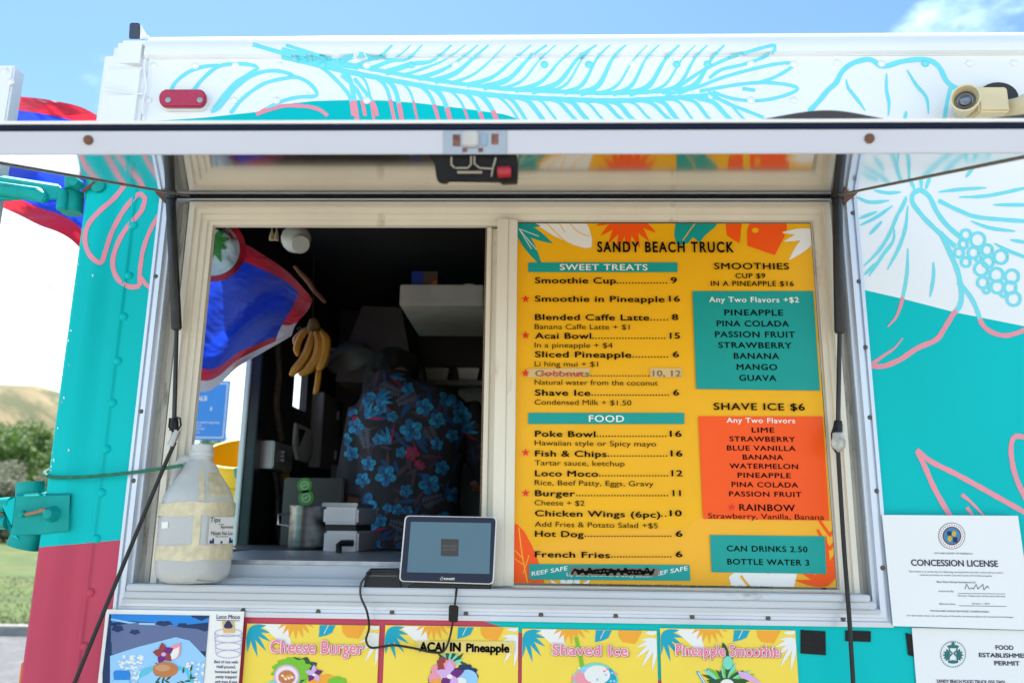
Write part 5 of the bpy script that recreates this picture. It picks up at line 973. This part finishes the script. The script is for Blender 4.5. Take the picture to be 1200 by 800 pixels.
def worker():
    base = P(480, 600, 1.02); bx_, by_ = base.x, 1.02; z0 = ZFL
    top = P(458, 406, 1.08).z; H = top-z0; k = H/1.615
    t = thing('person', 'person seen from behind in a dark shirt with blue hibiscus flowers', 'person', (bx_, by_, z0))
    def Z(h): return z0+h*k
    zsh = P(480, 456, 1.02).z-.062
    SK = mat('skin_tan', (.30, .15, .09), .5, var=.05); HAIR = mat('black_hair', (.006, .005, .004), .8, var=.3, scale=80, bump=.6, bscale=200)
    shx = .215*k
    hx = P(456, 430, 1.02).x
    m = MB(); c = (bx_, by_)
    m.loft([ering(c, .15, .105, Z(.86)), ering(c, .165, .115, Z(.95)), ering(c, .145, .10, Z(1.08)), ering(c, .165, .11, Z(1.25)), ering(c, .145, .090, zsh), ering((lerp(bx_, hx, .3), by_), .09, .07, zsh+.04), ering((lerp(bx_, hx, .8), by_+.03), .052, .052, zsh+.10), ering((hx, by_+.07), .052, .054, zsh+.17)])
    hc = Vector((hx-.004, by_+.085, top-.118))
    def hp(u, v, w):
        v, w = v*.91+w*.34, w*.94-v*.30
        return hc+Vector((u*.84+v*.54, v*.84-u*.54, w))        # head turned a little to the right
    rings = []
    for zz, rx, ry, fy in ((-.115, .03, .035, .045), (-.10, .045, .06, .03), (-.06, .062, .085, .012), (-.02, .070, .092, .004), (.03, .074, .096, 0), (.065, .068, .088, 0), (.09, .045, .060, 0), (.10, .015, .02, 0)): rings.append([hp(rx*math.cos(2*math.pi*i/20), fy+ry*math.sin(2*math.pi*i/20), zz) for i in range(20)])
    m.loft(rings)
    m.loft([[hp(dx*w_, .088+dy, zz) for dx, dy in ((-.012, 0), (.012, 0), (.006, d_), (-.006, d_))] for zz, w_, d_ in ((-.045, 1.2, .020), (-.035, 1.3, .026), (.01, .7, .010))])
    for s_ in (-1, 1):
        m.loft([[hp(s_*(.066+r*.5), -.008+r*1.0*math.cos(a), zz+0*a) if False else hp(s_*(.068+.010*math.cos(a)*r), -.006+.018*math.sin(a)*r, zz) for a in [i*math.pi/3 for i in range(6)]] for zz, r in ((-.045, .5), (-.03, .9), (-.005, 1.1), (.012, .7))])
        m.tube([hp(s_*.012, .090, -.072), hp(0, .094, -.071)], .006, 6)
        m.tube([hp(s_*.028, .082, -.004), hp(s_*.030, .084, -.004)], .011, 8)
    # arms: left hangs with the elbow bent forward, right reaches forward to the side
    def arm(s_, sh_, el, wr, hand):
        m.tube([sh_, lerp(sh_, el, .5), el, lerp(el, wr, .4), wr, lerp(wr, hand, .6)], [.048, .046, .041, .042, .028, .030], 12)
        d = (hand-wr).normalized(); side_ = d.cross(Vector((0, 0, 1))).normalized()
        pc = wr+d*.05; m.loft([[p+side_*a*w_+Vector((0, 0, 1))*b*.013 for a, b in ((-1, -1), (1, -1), (1, 1), (-1, 1))] for p, w_ in ((wr, .026), (pc, .040), (pc+d*.04, .042))])
        for j, (o_, ln) in enumerate(((-.030, .062), (-.010, .074), (.010, .070), (.030, .055))):
            f0 = pc+d*.035+side_*o_; f1 = f0+d*ln*.5+Vector((0, 0, -.006)); f2 = f1+d*ln*.4+Vector((0, 0, -.022)); m.tube([f0, f1, f2], [.0095, .0088, .0075], 8)
        f0 = wr+d*.02-side_*.026; m.tube([f0, f0+d*.03-side_*.022, f0+d*.055-side_*.024+Vector((0, 0, -.008))], [.012, .0105, .009], 8)
    shL = Vector((bx_-.152, by_, zsh)); shR = Vector((bx_+.158, by_, zsh))
    elL = Vector((bx_-.178, by_+.02, Z(1.09))); wrL = Vector((bx_-.16, by_+.25, Z(1.06))); elR = Vector((bx_+.275, by_+.10, Z(1.17))); wrR = Vector((bx_+.23, by_+.34, Z(1.16)))
    arm(-1, shL, elL, wrL, wrL+Vector((.05, .10, -.01))); arm(1, shR, elR, wrR, wrR+Vector((-.03, .11, 0)))
    for s_ in (-1, 1):
        x = bx_+s_*.085
        m.tube([(x, by_, Z(.90)), (x, by_, Z(.70)), (x, by_-.01, Z(.48)), (x, by_+.01, Z(.30)), (x, by_, Z(.08))], [.085, .078, .055, .055, .036], 14)
    body = remeshed(m, 'body', SK, t, .0085, 3)
    # hair
    m = MB(); rings = []
    for zz, rx, ry, fy in ((-.10, .056, .056, -.035), (-.07, .066, .080, -.022), (-.03, .079, .092, -.014), (.02, .086, .103, -.006), (.06, .084, .104, -.002), (.09, .068, .085, 0), (.112, .040, .05, 0), (.118, .01, .012, 0)): rings.append([hp(rx*math.cos(2*math.pi*i/26)*(1+.05*math.sin(i*5)), min(fy+ry*math.sin(2*math.pi*i/26)*(1+.05*math.sin(i*3.1)), .050), zz+.006*math.sin(i*2.3)) for i in range(26)])
    m.loft(rings); rh = random.Random(21)
    for _ in range(70):
        a = rh.uniform(0, 6.28); e_ = rh.uniform(-.5, 1.45); d_ = Vector((math.cos(a)*math.cos(e_), math.sin(a)*math.cos(e_), math.sin(e_)))
        if d_.y > .45 and d_.z < .5: continue
        q = hp(d_.x*.074, d_.y*.088-.008, d_.z*.10+.005); t_ = hp(d_.x*.088+rh.uniform(-.014, .014), d_.y*.104-.008+rh.uniform(-.012, .012), d_.z*.118+rh.uniform(-.020, .012)); m.tube([q, lerp(q, t_, .6), t_], [.012, .009, .004], 6)
    m.add([], []); remeshed(m, 'hair', HAIR, t, .007, 2)
    # shirt
    m = MB(); cc = lambda h, dx=0, dy=0: (bx_+dx, by_+dy)
    m.loft([ering(c, .180, .145, Z(.80), 28, 2.4), ering(c, .172, .143, Z(.95), 28, 2.3), ering(c, .158, .135, Z(1.08), 28, 2.3), ering(c, .165, .135, Z(1.20), 28, 2.3), ering(c, .182, .13, Z(1.30), 28, 2.4), ering(c, .182, .118, zsh+.012, 28, 2.4), ering((lerp(bx_, hx, .2), by_), .150, .095, zsh+.056, 28), ering((lerp(bx_, hx, .6), by_+.01), .095, .078, zsh+.082, 28), ering((lerp(bx_, hx, .85), by_+.02), .068, .068, zsh+.100, 28), ering((lerp(bx_, hx, .9), by_+.03), .060, .062, zsh+.125, 28)])
    def sl2(a, b, e): m.tube([a+(a-b).normalized()*.0, lerp(a, b, .4), lerp(a, b, .8), lerp(a, b, .8)+(e-b).normalized()*.02+(b-a).normalized()*.05], [.062, .068, .072, .074], 16)
    sl2(shL, elL, elL); sl2(shR, elR, elR)
    SHM = mat('dark_floral_cotton', (.017, .015, .022), .85, var=.35, scale=10, dirt=(.05, .028, .045), dscale=14, damt=.46, bump=.7, bscale=14)
    sh_ = remeshed(m, 'shirt', SHM, t, .0085, 5)
    # trousers
    m = MB()
    m.loft([ering(c, .16, .12, Z(.98)), ering(c, .18, .13, Z(.86)), ering(c, .175, .125, Z(.76))])
    for s_ in (-1, 1):
        x = bx_+s_*.088; m.tube([(x, by_, Z(.84)), (x, by_, Z(.66)), (x, by_-.01, Z(.46)), (x, by_, Z(.06))], [.10, .092, .074, .064], 16)
    remeshed(m, 'trousers', mat('dark_trousers', (.02, .02, .025), .8), t, .013, 3)
    for s_ in (-1, 1):
        m = MB(); x = bx_+s_*.09; m.loft([[Vector((x+a*w_, by_+.03+b, z0+zz)) for a, b in ((-1, -.11), (-.6, -.13), (.6, -.13), (1, -.11), (1, .10), (.5, .16), (-.5, .16), (-1, .10))] for w_, zz in ((.045, 0.001), (.05, .03), (.045, .06), (.03, .09))]); m.build('shoe', BLACK, t, smooth=True)
    # printed flowers thrown onto the cloth
    me = sh_.data; off = origin(sh_)
    bv = BVHTree.FromPolygons([v.co+off for v in me.vertices], [list(p.vertices) for p in me.polygons])
    mats_ = [mat('shirt_blue', (.010, .12, .30), .8, var=.5, scale=60), mat('shirt_bright_blue', (.015, .23, .42), .8, var=.5, scale=60), mat('shirt_deep_blue', (.008, .05, .16), .8), mat('shirt_red', (.35, .008, .06), .8), mat('shirt_grey', (.075, .08, .11), .8), mat('shirt_mauve', (.055, .03, .05), .8)]
    d = MB()
    def dec(pts, mi, lift):
        w = []
        n0 = len(pts); cx0_ = sum(p[0] for p in pts)/n0; cy0_ = sum(p[1] for p in pts)/n0
        dd = []
        for i in range(n0):
            a, b = pts[i-1], pts[i]; k_ = max(1, int(math.dist(a, b)/4))
            for j in range(k_): dd.append((lerp(a[0], b[0], j/k_), lerp(a[1], b[1], j/k_)))
        lays = [[(lerp(cx0_, x, q), lerp(cy0_, y, q)) for x, y in dd] for q in (.35, .7, 1)]
        allp = [(cx0_, cy0_)]+[p for l in lays for p in l]
        for x, y in allp:
            di = ray(x, y).normalized(); h = bv.ray_cast(CAM, di)
            if h[0] is None or h[0].y < .7: return
            w.append(h[0]-di*(lift+.0012))
        n = len(dd); f = [(0, 1+i, 1+(i+1) % n) for i in range(n)]
        for L_i in range(2): f += [(1+L_i*n+i, 1+(L_i+1)*n+i, 1+(L_i+1)*n+(i+1) % n, 1+L_i*n+(i+1) % n) for i in range(n)]
        d.add(w, f, mi)
    r = random.Random(11)
    for i in range(170):                                    # grey fern blades and mauve leaves underneath
        x, y, a = r.uniform(404, 560), r.uniform(432, 655), r.uniform(0, 360); dec(leaf_pts(x, y, a, r.uniform(14, 30), r.uniform(3, 6), 5), 5 if r.random() < .6 else 2, 0)
    for x, y, a in ((445, 452, 20), (487, 460, 150), (420, 590, 20), (495, 590, -20), (440, 612, 160), (462, 636, -20), (500, 500, 60), (480, 620, 200), (425, 500, 80)):
        for j in range(7):
            q = j/6; bx2, by2 = x+22*q*math.cos(math.radians(a)), y+22*q*math.sin(math.radians(a))
            for s_ in (-1, 1): dec(leaf_pts(bx2, by2, a+s_*55, 11*(1-q*.5), 3.2, 4), 4, .0006)
    def hib(x, y, r_, a0=0, mi=0):
        for j in range(5):
            w_ = math.radians(a0+72*j); dec([(x+math.cos(w_)*r_*.55+(math.cos(w_)*math.cos(q)*.46-math.sin(w_)*math.sin(q)*.40)*r_*(1+.1*math.sin(5*q)), y+math.sin(w_)*r_*.55+(math.sin(w_)*math.cos(q)*.46+math.cos(w_)*math.sin(q)*.40)*r_*(1+.1*math.sin(5*q))) for q in [z_*math.pi/5 for z_ in range(10)]], mi if j % 2 else 1 if mi == 0 else mi, .0012+.0003*j)
            dec(leaf_pts(x, y, a0+72*j, r_*.8, r_*.10, 4), 2 if mi == 0 else 4, .003)
        dec(ell(x, y, r_*.2, r_*.2, 6), 2 if mi == 0 else 4, .0034); dec(leaf_pts(x, y, a0+30, r_*.8, r_*.12, 4), 4, .0038)
    for x, y, r_, a0 in ((428, 463, 13, 10), (482, 504, 14, 40), (497, 477, 11, 0), (452, 557, 13, 20), (432, 543, 9, 60), (428, 590, 14, 80), (503, 567, 13, 30), (541, 487, 12, 0), (417, 500, 10, 0), (412, 531, 9, 30), (524, 466, 10, 70), (466, 597, 7, 0), (454, 595, 6, 40), (478, 598, 6, 20), (425, 562, 9, 15), (518, 548, 9, 0), (478, 455, 8, 20), (520, 610, 11, 0), (470, 645, 10, 40), (547, 470, 8, 0), (505, 645, 12, 0), (405, 515, 8, 0), (440, 640, 8, 20), (446, 478, 8, 30), (512, 492, 10, 15), (470, 530, 7, 0), (443, 515, 7, 40), (512, 520, 8, 60), (476, 575, 8, 10), (532, 580, 10, 0), (446, 610, 8, 50), (530, 510, 8, 30), (460, 488, 7, 0), (412, 480, 8, 30), (498, 610, 9, 25), (450, 655, 9, 0), (536, 470, 9, 45)): hib(x, y, r_, a0)
    for x, y, a in ((428, 490, -50), (458, 520, -130), (433, 622, -60), (540, 505, -20), (440, 470, -20), (500, 625, -70), (420, 640, -70), (456, 440, -10)):
        for j, an in enumerate((-35, -15, 5, 25)): dec(leaf_pts(x, y, a+an, 22, 4.5, 5), 1 if j % 2 else 0, .0014)
        dec(leaf_pts(x, y, a+50, 24, 2.6, 5), 3, .0014)
    for x, y, r_ in ((483, 531, 9), (490, 543, 5), (494, 546, 5), (417, 492, 5)): hib(x, y, r_, 10, 3)
    o = d.build('flower_print', mats_, sh_); o.parent = t; o.location = (0, 0, 0); return t
worker()
# ------------------------------------------------------------------ flag blowing through the rear doorway
def flag():
    top = cat_rom([(-70, 110), (0, 112), (60, 118), (110, 134), (180, 190), (250, 262), (300, 292), (338, 318), (367, 350)], 5); bot = cat_rom([(-70, 215), (0, 243), (40, 262), (92, 290), (150, 385), (232, 458), (282, 428), (330, 400), (341, 393)], 5)
    def at(c, u):
        n = len(c)-1; f = u*n; i = min(int(f), n-1); t = f-i; return (lerp(c[i][0], c[i+1][0], t), lerp(c[i][1], c[i+1][1], t))
    NU, NV = 200, 110; V = []
    def Yat(u, v):
        return .70-.10*u+.035*math.sin(u*9+v*3)+.030*math.sin(u*24-v*7)*(1-.3*v)+.020*math.sin(v*12+u*15)+.03*math.sin(v*3.1)+.010*math.sin(u*44+v*13)+.012*abs(math.sin(u*17+v*9+math.sin(v*5)))+.016*abs(noise.noise(Vector((u*9+v*3, v*5-u*3, 2))))+.009*abs(noise.noise(Vector((u*24-v*9, v*13, 5))))+.0035*noise.noise(Vector((u*60, v*40+u*20, 9)))
    def pt(u, v):
        a, b = at(top, u), at(bot, u); x, y = lerp(a[0], b[0], v), lerp(a[1], b[1], v)
        return P(x+2*math.sin(v*7+u*6), y, Yat(u, v))
    for j in range(NV+1):
        for i in range(NU+1): V.append(pt(i/NU, j/NV))
    m = MB(); m.add(V, [(j*(NU+1)+i, j*(NU+1)+i+1, (j+1)*(NU+1)+i+1, (j+1)*(NU+1)+i) for j in range(NV) for i in range(NU)])
    cu, cv = .70, .18           # emblem centre
    M = [None]*4
    def cloth(name, c):
        mm = bpy.data.materials.new(name); mm.use_nodes = True; nt = mm.node_tree; N = nt.nodes; L = nt.links; b = N['Principled BSDF']; b.inputs['Base Color'].default_value = (*c, 1); b.inputs['Roughness'].default_value = .55; b.inputs['Sheen Weight'].default_value = .3
        tr_ = N.new('ShaderNodeBsdfTranslucent'); tr_.inputs[0].default_value = (*[min(1, v*1.25) for v in c], 1); ms = N.new('ShaderNodeMixShader'); ms.inputs[0].default_value = .5; L.new(b.outputs[0], ms.inputs[1]); L.new(tr_.outputs[0], ms.inputs[2]); L.new(ms.outputs[0], N['Material Output'].inputs[0])
        no = N.new('ShaderNodeTexNoise'); no.inputs['Scale'].default_value = 9; no.inputs['Detail'].default_value = 3; no.inputs['Distortion'].default_value = .5; bp = N.new('ShaderNodeBump'); bp.inputs['Strength'].default_value = .6; bp.inputs['Distance'].default_value = .012; L.new(no.outputs[0], bp.inputs['Height']); L.new(bp.outputs[0], b.inputs['Normal']); L.new(bp.outputs[0], tr_.inputs['Normal']); return mm
    BLUE, RED, HEM, PALE, GREEN = cloth('flag_blue', (.010, .05, .55)), cloth('flag_red', (.55, .015, .035)), cloth('flag_hem', (.62, .58, .64)), cloth('flag_pale', (.60, .80, .88)), cloth('flag_green', (.03, .30, .03))
    t = thing('flag', 'blue flag with red border and palm emblem blowing through the rear doorway', 'flag', P(60, 250, .7))
    m.m = []
    for j in range(NV):
        for i in range(NU):
            u, v = (i+.5)/NU, (j+.5)/NV; k = 0
            w = .14 if u < .38 else .15
            if v > 1-w or v < .12 or u > .955: k = 1
            if u > .52 and v > .925: k = 2
            if u > .955 and v > .66: k = 2
            m.m.append(k)
    fo = m.build('flag_cloth', [BLUE, RED, HEM], t, smooth=True)
    # emblem: laid on the cloth a hair in front
    def lay(poly, mm, lift, nm):
        e = MB(); n = len(poly); cx_ = sum(p[0] for p in poly)/n; cy_ = sum(p[1] for p in poly)/n; L_ = []
        for q in (0.001, .12, .25, .38, .5, .62, .75, .88, 1): L_.append([at_p(lerp(cx_, x, q), lerp(cy_, y, q), lift) for x, y in poly])
        e.loft(L_, cap=False); e.build(nm, mm, t, smooth=True)
    # picture position -> surface: nearest via bvh
    bv = BVHTree.FromPolygons([v.co+origin(t) for v in fo.data.vertices], [list(p.vertices) for p in fo.data.polygons])
    def at_p(x, y, lift):
        d = ray(x, y).normalized(); h = bv.ray_cast(CAM, d); q = h[0] if h[0] is not None else P(x, y, .65); return q-d*lift
    lay(ell(249, 292, 39, 38, 64), RED, .003, 'emblem_ring'); lay(ell(249, 292, 32, 31, 64), PALE, .006, 'emblem_field')
    for i, (a, l) in enumerate(((70, 26), (30, 18), (-10, 20), (100, 24), (-50, 22), (-120, 20))): lay(leaf_pts(250, 283, a, l, 8, 14), GREEN, .0095+.0004*i, 'palm_leaf')
    m = MB(); m.lathe([(.004, 0), (.0065, .001), (.004, .002), (.003, 0)], o=at_p(353, 388, .003) if False else P(351, 385, .56), axis=(0, -1, 0), n=14); m.build('grommet', BLACKP, t, smooth=True)
    m = MB(); m.tube([P(*q) for q in ((345, 312, .56), (352, 320, .55), (360, 328, .56), (368, 340, .56), (381, 354, .6))], [.004, .007, .008, .007, .005], 8); m.build('flag_tie', mat('brown_rope', (.14, .05, .025), .8, var=.4, scale=80), t, smooth=True)
flag()
# ================================================================== OUTSIDE
# blue sign
sgp = P(245, 480, 4.2); sg = thing('park_sign', 'blue park sign with white lettering seen through the rear doorway', 'sign', (sgp.x, 4.2, 0)); BLS = mat('sign_blue', (.01, .20, .62), .4, var=.03); 
A = P(264, 516, 4.2); C_ = P(264, 446, 4.2); x0 = A.x-.62
m = MB(); m.box((x0, 4.2, A.z), (A.x, 4.206, C_.z)); m.build('sign_panel', BLS, sg, bevel=.002)
m = MB(); zb0, zt0 = A.z+.018, C_.z-.018
for a, b in (((x0+.015, zb0), (A.x-.015, zb0+.006)), ((x0+.015, zt0-.006), (A.x-.015, zt0)), ((x0+.015, zb0+.006), (x0+.021, zt0-.006)), ((A.x-.021, zb0+.006), (A.x-.015, zt0-.006))): m.box((a[0], 4.1975, a[1]), (b[0], 4.1985, b[1]))
Ys = 4.197; txt(m, 'ALS', 229.5, 242.5, 469, 5.2, Ys, .03); txt(m, 'i', 246.5, 248, 481, 5, Ys, .03)
for y, x1 in ((495.5, 257), (499, 236), (503, 240), (507, 234)): txt(m, 'mmmmmmm'[:3 if x1 < 250 else 7] if False else 'no swimming area'[:5 if x1 < 250 else 16], 229, x1, y, 2, Ys, .02)
m.build('sign_lettering', PAPER, sg)
m = MB(); m.tube([(sgp.x-.2, 4.23, 0), (sgp.x-.2, 4.23, C_.z)], .025, 10); m.build('sign_post', GALV, sg, smooth=True)
# yellow tub hanging tilted outside the rear doorway
c = P(290, 533, 1.36); ax = Vector((.04, -.42, .9)).normalized(); yb = thing('yellow_tub', 'bright yellow plastic tub tilted forward outside the rear doorway', 'tub', c)
YP = mat('yellow_plastic', (.90, .56, .01), .35, var=.04); R0 = .150
m = MB(); m.lathe([(R0*.76, -.52), (R0*.93, -.10), (R0*.935, -.095), (R0*.99, -.09), (R0*.99, -.075), (R0*.95, -.07), (R0*.97, -.02), (R0*1.0, -.0), (R0*1.05, .0), (R0*1.05, .010), (R0*.98, .010), (R0*.95, -.02), (R0*.74, -.51), (.0001, -.515), (.0001, -.52), (R0*.76, -.52)], o=c, axis=ax, n=48); m.build('tub_body', YP, yb, smooth=True)
m = MB(); m.prism([P(x, y, 1.19) for x, y in ((274, 548), (287, 547), (287, 561), (275, 560))], (0, .003, 0)); hb = m.build('handle_plate', mat('teal_grey_plate', (.10, .28, .27), .4, metal=.4), yb, bevel=.001); m = MB(); m.lathe([(.0085, 0), (.0085, .004), (.0045, .004), (.0045, 0)], o=P(280.5, 554.5, 1.189), axis=(0, -1, 0), n=16); m.build('handle_boss', mat('brass', (.45, .38, .20), .4, metal=.6), yb, smooth=True)
# ground
def gsheet(name, x0, x1, y0, y1, z, m_, n=1):
    m = MB(); m.quad((x0, y0, z), (x1, y0, z), (x1, y1, z), (x0, y1, z)); return tag(m.build(name, m_), kind='structure')
ASP = mat('grey_asphalt', (.12, .12, .125), .85, var=.25, scale=14, dirt=(.20, .19, .175), dscale=3, damt=.5, bump=.6, bscale=90)  # plain grey asphalt with random paler patches
GRS = mat('mown_grass', (.075, .115, .018), .9, var=.35, scale=.9, dirt=(.16, .15, .045), dscale=.28, damt=.52, bump=1, bscale=14)
SND = mat('dry_sandy_ground', (.40, .36, .29), .95, var=.15, scale=3, bump=.5, bscale=40)
gsheet('ground', -900, 900, -900, 900, -.02, SND)
gsheet('parking_lot', -60, 60, 2.8, 9.96, 0, ASP)
gsheet('sandy_lot', -60, 60, -60, 2.8, -.004, SND)
gsheet('grass_field', -120, 120, 10.2, 80, .11, GRS)
kb = MB()
for i in range(40): kb.box((-60+i*3, 9.96, -.01), (-60+i*3+2.985, 10.2, .125))
tag(kb.build('kerb', mat('kerb_concrete', (.30, .29, .27), .85, var=.2, scale=8), bevel=.015), kind='structure')
# tufts along the kerb
gm = MB(); r = random.Random(8)
for i in range(9000):
    x = r.uniform(-14, -2); y = 10.2+r.random()**1.7*9; h = r.uniform(.015, .05); a = r.uniform(0, 6.28); dx, dy = math.cos(a)*.012, math.sin(a)*.012; ll = r.uniform(-.03, .03)
    gm.add([(x-dx, y-dy, .108), (x+dx, y+dy, .108), (x+ll, y+ll*.5, .11+h)], [(0, 1, 2)])
tag(gm.build('grass_blades', GRS), kind='stuff')
# hill
hm = MB(); NX, NY = 90, 14
from mathutils import noise
for j in range(NY+1):
    for i in range(NX+1):
        x = lerp(-260, 200, i/NX); y = lerp(95, 230, j/NY); rise = math.sin(min(1, j/NY*1.25)*math.pi/2); h = 47*rise*(1-.35*max(0, (x+30)/230))*(.85+.15*math.sin(x*.02+1)); h += 2.0*rise*noise.noise(Vector((x*.05, y*.05, 1)))+.7*noise.noise(Vector((x*.2, y*.2, 3)))
        if x > -118: h *= max(.12, 1-(x+118)/34)
        hm.v.append(Vector((x, y, h-.3)))
hm.f = [[j*(NX+1)+i, j*(NX+1)+i+1, (j+1)*(NX+1)+i+1, (j+1)*(NX+1)+i] for j in range(NY) for i in range(NX)]; hm.m = [0]*len(hm.f)
tag(hm.build('hill', mat('dry_hill', (.30, .23, .12), .95, var=.3, scale=.06, dirt=(.11, .12, .05), dscale=.10, damt=.60, bump=1, bscale=1.2), smooth=True), kind='structure')
# trees and scrub
def foliage(n, rx, ry, h, leaf, seed, low=.15):
    r = random.Random(seed); m = MB(); cl = []
    for _ in range(int(26)): 
        a = r.uniform(0, 6.28); q = math.sqrt(r.random()); z = r.uniform(low, 1); w = math.sqrt(max(.05, 1-(z-.35)**2*2.0)); cl.append((rx*q*w*math.cos(a), ry*q*w*math.sin(a), h*z*(1-.25*q)))
    for i in range(n):
        c = r.choice(cl); s = h*.13; d = Vector((r.gauss(0, 1), r.gauss(0, 1), r.gauss(0, .8))); d = d.normalized()*s*r.uniform(.5, 1.15); p = Vector(c)+d
        if p.z < .05: continue
        u = Vector((r.gauss(0, 1), r.gauss(0, 1), r.gauss(0, .7))).normalized(); v = u.orthogonal().normalized(); l = leaf*r.uniform(.6, 1.4); v = (v+Vector((0, 0, r.uniform(-.3, .3)))).normalized()
        m.add([p-u*l, p+v*l*.45, p+u*l, p-v*l*.45], [(0, 1, 2, 3)])
    return m
def leafmat(name, c):
    mm = mat(name, c, .6, var=.4, scale=1.2); nt = mm.node_tree; N = nt.nodes; L = nt.links; b = N['Principled BSDF']; tr_ = N.new('ShaderNodeBsdfTranslucent'); tr_.inputs[0].default_value = (*[v*1.3 for v in c], 1); ms = N.new('ShaderNodeMixShader'); ms.inputs[0].default_value = .3; L.new(b.outputs[0], ms.inputs[1]); L.new(tr_.outputs[0], ms.inputs[2]); L.new(ms.outputs[0], N['Material Output'].inputs[0]); return mm
LGN = leafmat('bright_leaves', (.085, .17, .02)); LSC = leafmat('grey_scrub_leaves', (.20, .215, .13)); BARK = mat('bark', (.12, .09, .06), .9, var=.3, scale=6)
def plant(kind, x, y, s, proto, label, grp):
    if proto is None:
        if kind == 'tree': f = foliage(11000, 4.2, 3.4, 9.3, .17, 5, .10); nm, lm, cat_ = 'leafy_tree', LGN, 'tree'
        else: f = foliage(13000, 4.2, 2.8, 5.6, .11, 9, .02); nm, lm, cat_ = 'scrub_bush', LSC, 'bush'
        t = thing(nm, label, cat_, (x, y, .1), grp); c = f.build('crown', lm, t, world=False)
        b = MB(); b.tube([(0, 0, -.1), (.1, .05, 1.2), (.05, 0, 3.2)], [.22, .16, .06], 8)
        for a in range(5): w = a*1.26; b.tube([(.08, .04, 1+a*.25), (1.1*math.cos(w), 1.1*math.sin(w), 2.3+a*.2), (2.1*math.cos(w), 2.1*math.sin(w), 3.2+a*.3)] if kind == 'tree' else [(0, 0, 0), (.8*math.cos(w), .8*math.sin(w), 1.4), (1.5*math.cos(w), 1.5*math.sin(w), 2.4)], [.10, .06, .02], 6)
        b.build('trunk', BARK, t, smooth=True, world=False); return t
    t = proto.copy(); S.collection.objects.link(t); t.location = (x, y, .1); t['label'] = label
    for ch in proto.children: c = ch.copy(); S.collection.objects.link(c); c.parent = t
    t.scale = (s, s*.95, s*random.uniform(.93, 1.08)); t.rotation_euler = (0, 0, random.uniform(0, 6.28)); return t
tp = bp_ = None; ORD = ('first', 'second', 'third', 'fourth', 'fifth', 'sixth')
for i, x in enumerate((-58, -50, -42.5, -36, -29.5, -23)):
    t = plant('tree', x, 56+(i % 3)*1.5, 1.0, tp, 'bright green leafy tree behind the grey scrub, '+ORD[i]+' from the left', 'trees behind the scrub'); tp = tp or t
for i, x in enumerate((-52, -45, -38.5, -32.5, -26.5, -20)):
    t = plant('bush', x, 45.5+(i % 2)*1.2, 1.0, bp_, 'grey green scrub bush at the far edge of the grass, '+ORD[i]+' from the left', 'scrub bushes along the grass'); bp_ = bp_ or t
# dim far-wall fittings; the hood lip's highlight is put into its colour
m = MB(); a, b = P(386, 411, 1.48), P(426, 404, 1.48); m.box((a.x, 1.478, a.z), (b.x, 1.49, a.z+.012)); o = m.build('hood_lip_highlight', mat('lip_highlight', (.40, .33, .22), .35, metal=.7), None, bevel=.002); tag(o, 'thin warm metal lip with a painted highlight under the cooking hood', 'metal strip')
for i, (x, y0, y1) in enumerate(((416, 270, 360), (452, 262, 356))):
    m = MB(); m.tube([P(x, y0, 2.05), P(x+2, (y0+y1)/2, 2.05), P(x-1, y1, 2.05)], .011, 8); o = m.build('wall_pipe', mat('pipe_grey', (.10, .10, .095), .45, metal=.5), None, smooth=True); tag(o, ('left', 'right')[i]+' of two dim pipes on the far wall above the hood', 'pipe', 'pipes on the far wall')
m = MB(); A = P(536, 480, 2.0); B = P(566, 450, 2.0); m.box((A.x, 2.0, A.z), (B.x+.2, 2.1, B.z)); o = m.build('wall_oven', mat('oven_grey', (.22, .21, .20), .4, metal=.5, var=.2), None, bevel=.006); tag(o, 'grey metal oven front under the far shelf right of the worker', 'oven')
m = MB(); m.tube([P(540, 455, 1.97), P(575, 456, 1.97)], .007, 8); m.build('oven_handle', GALV, o, smooth=True)
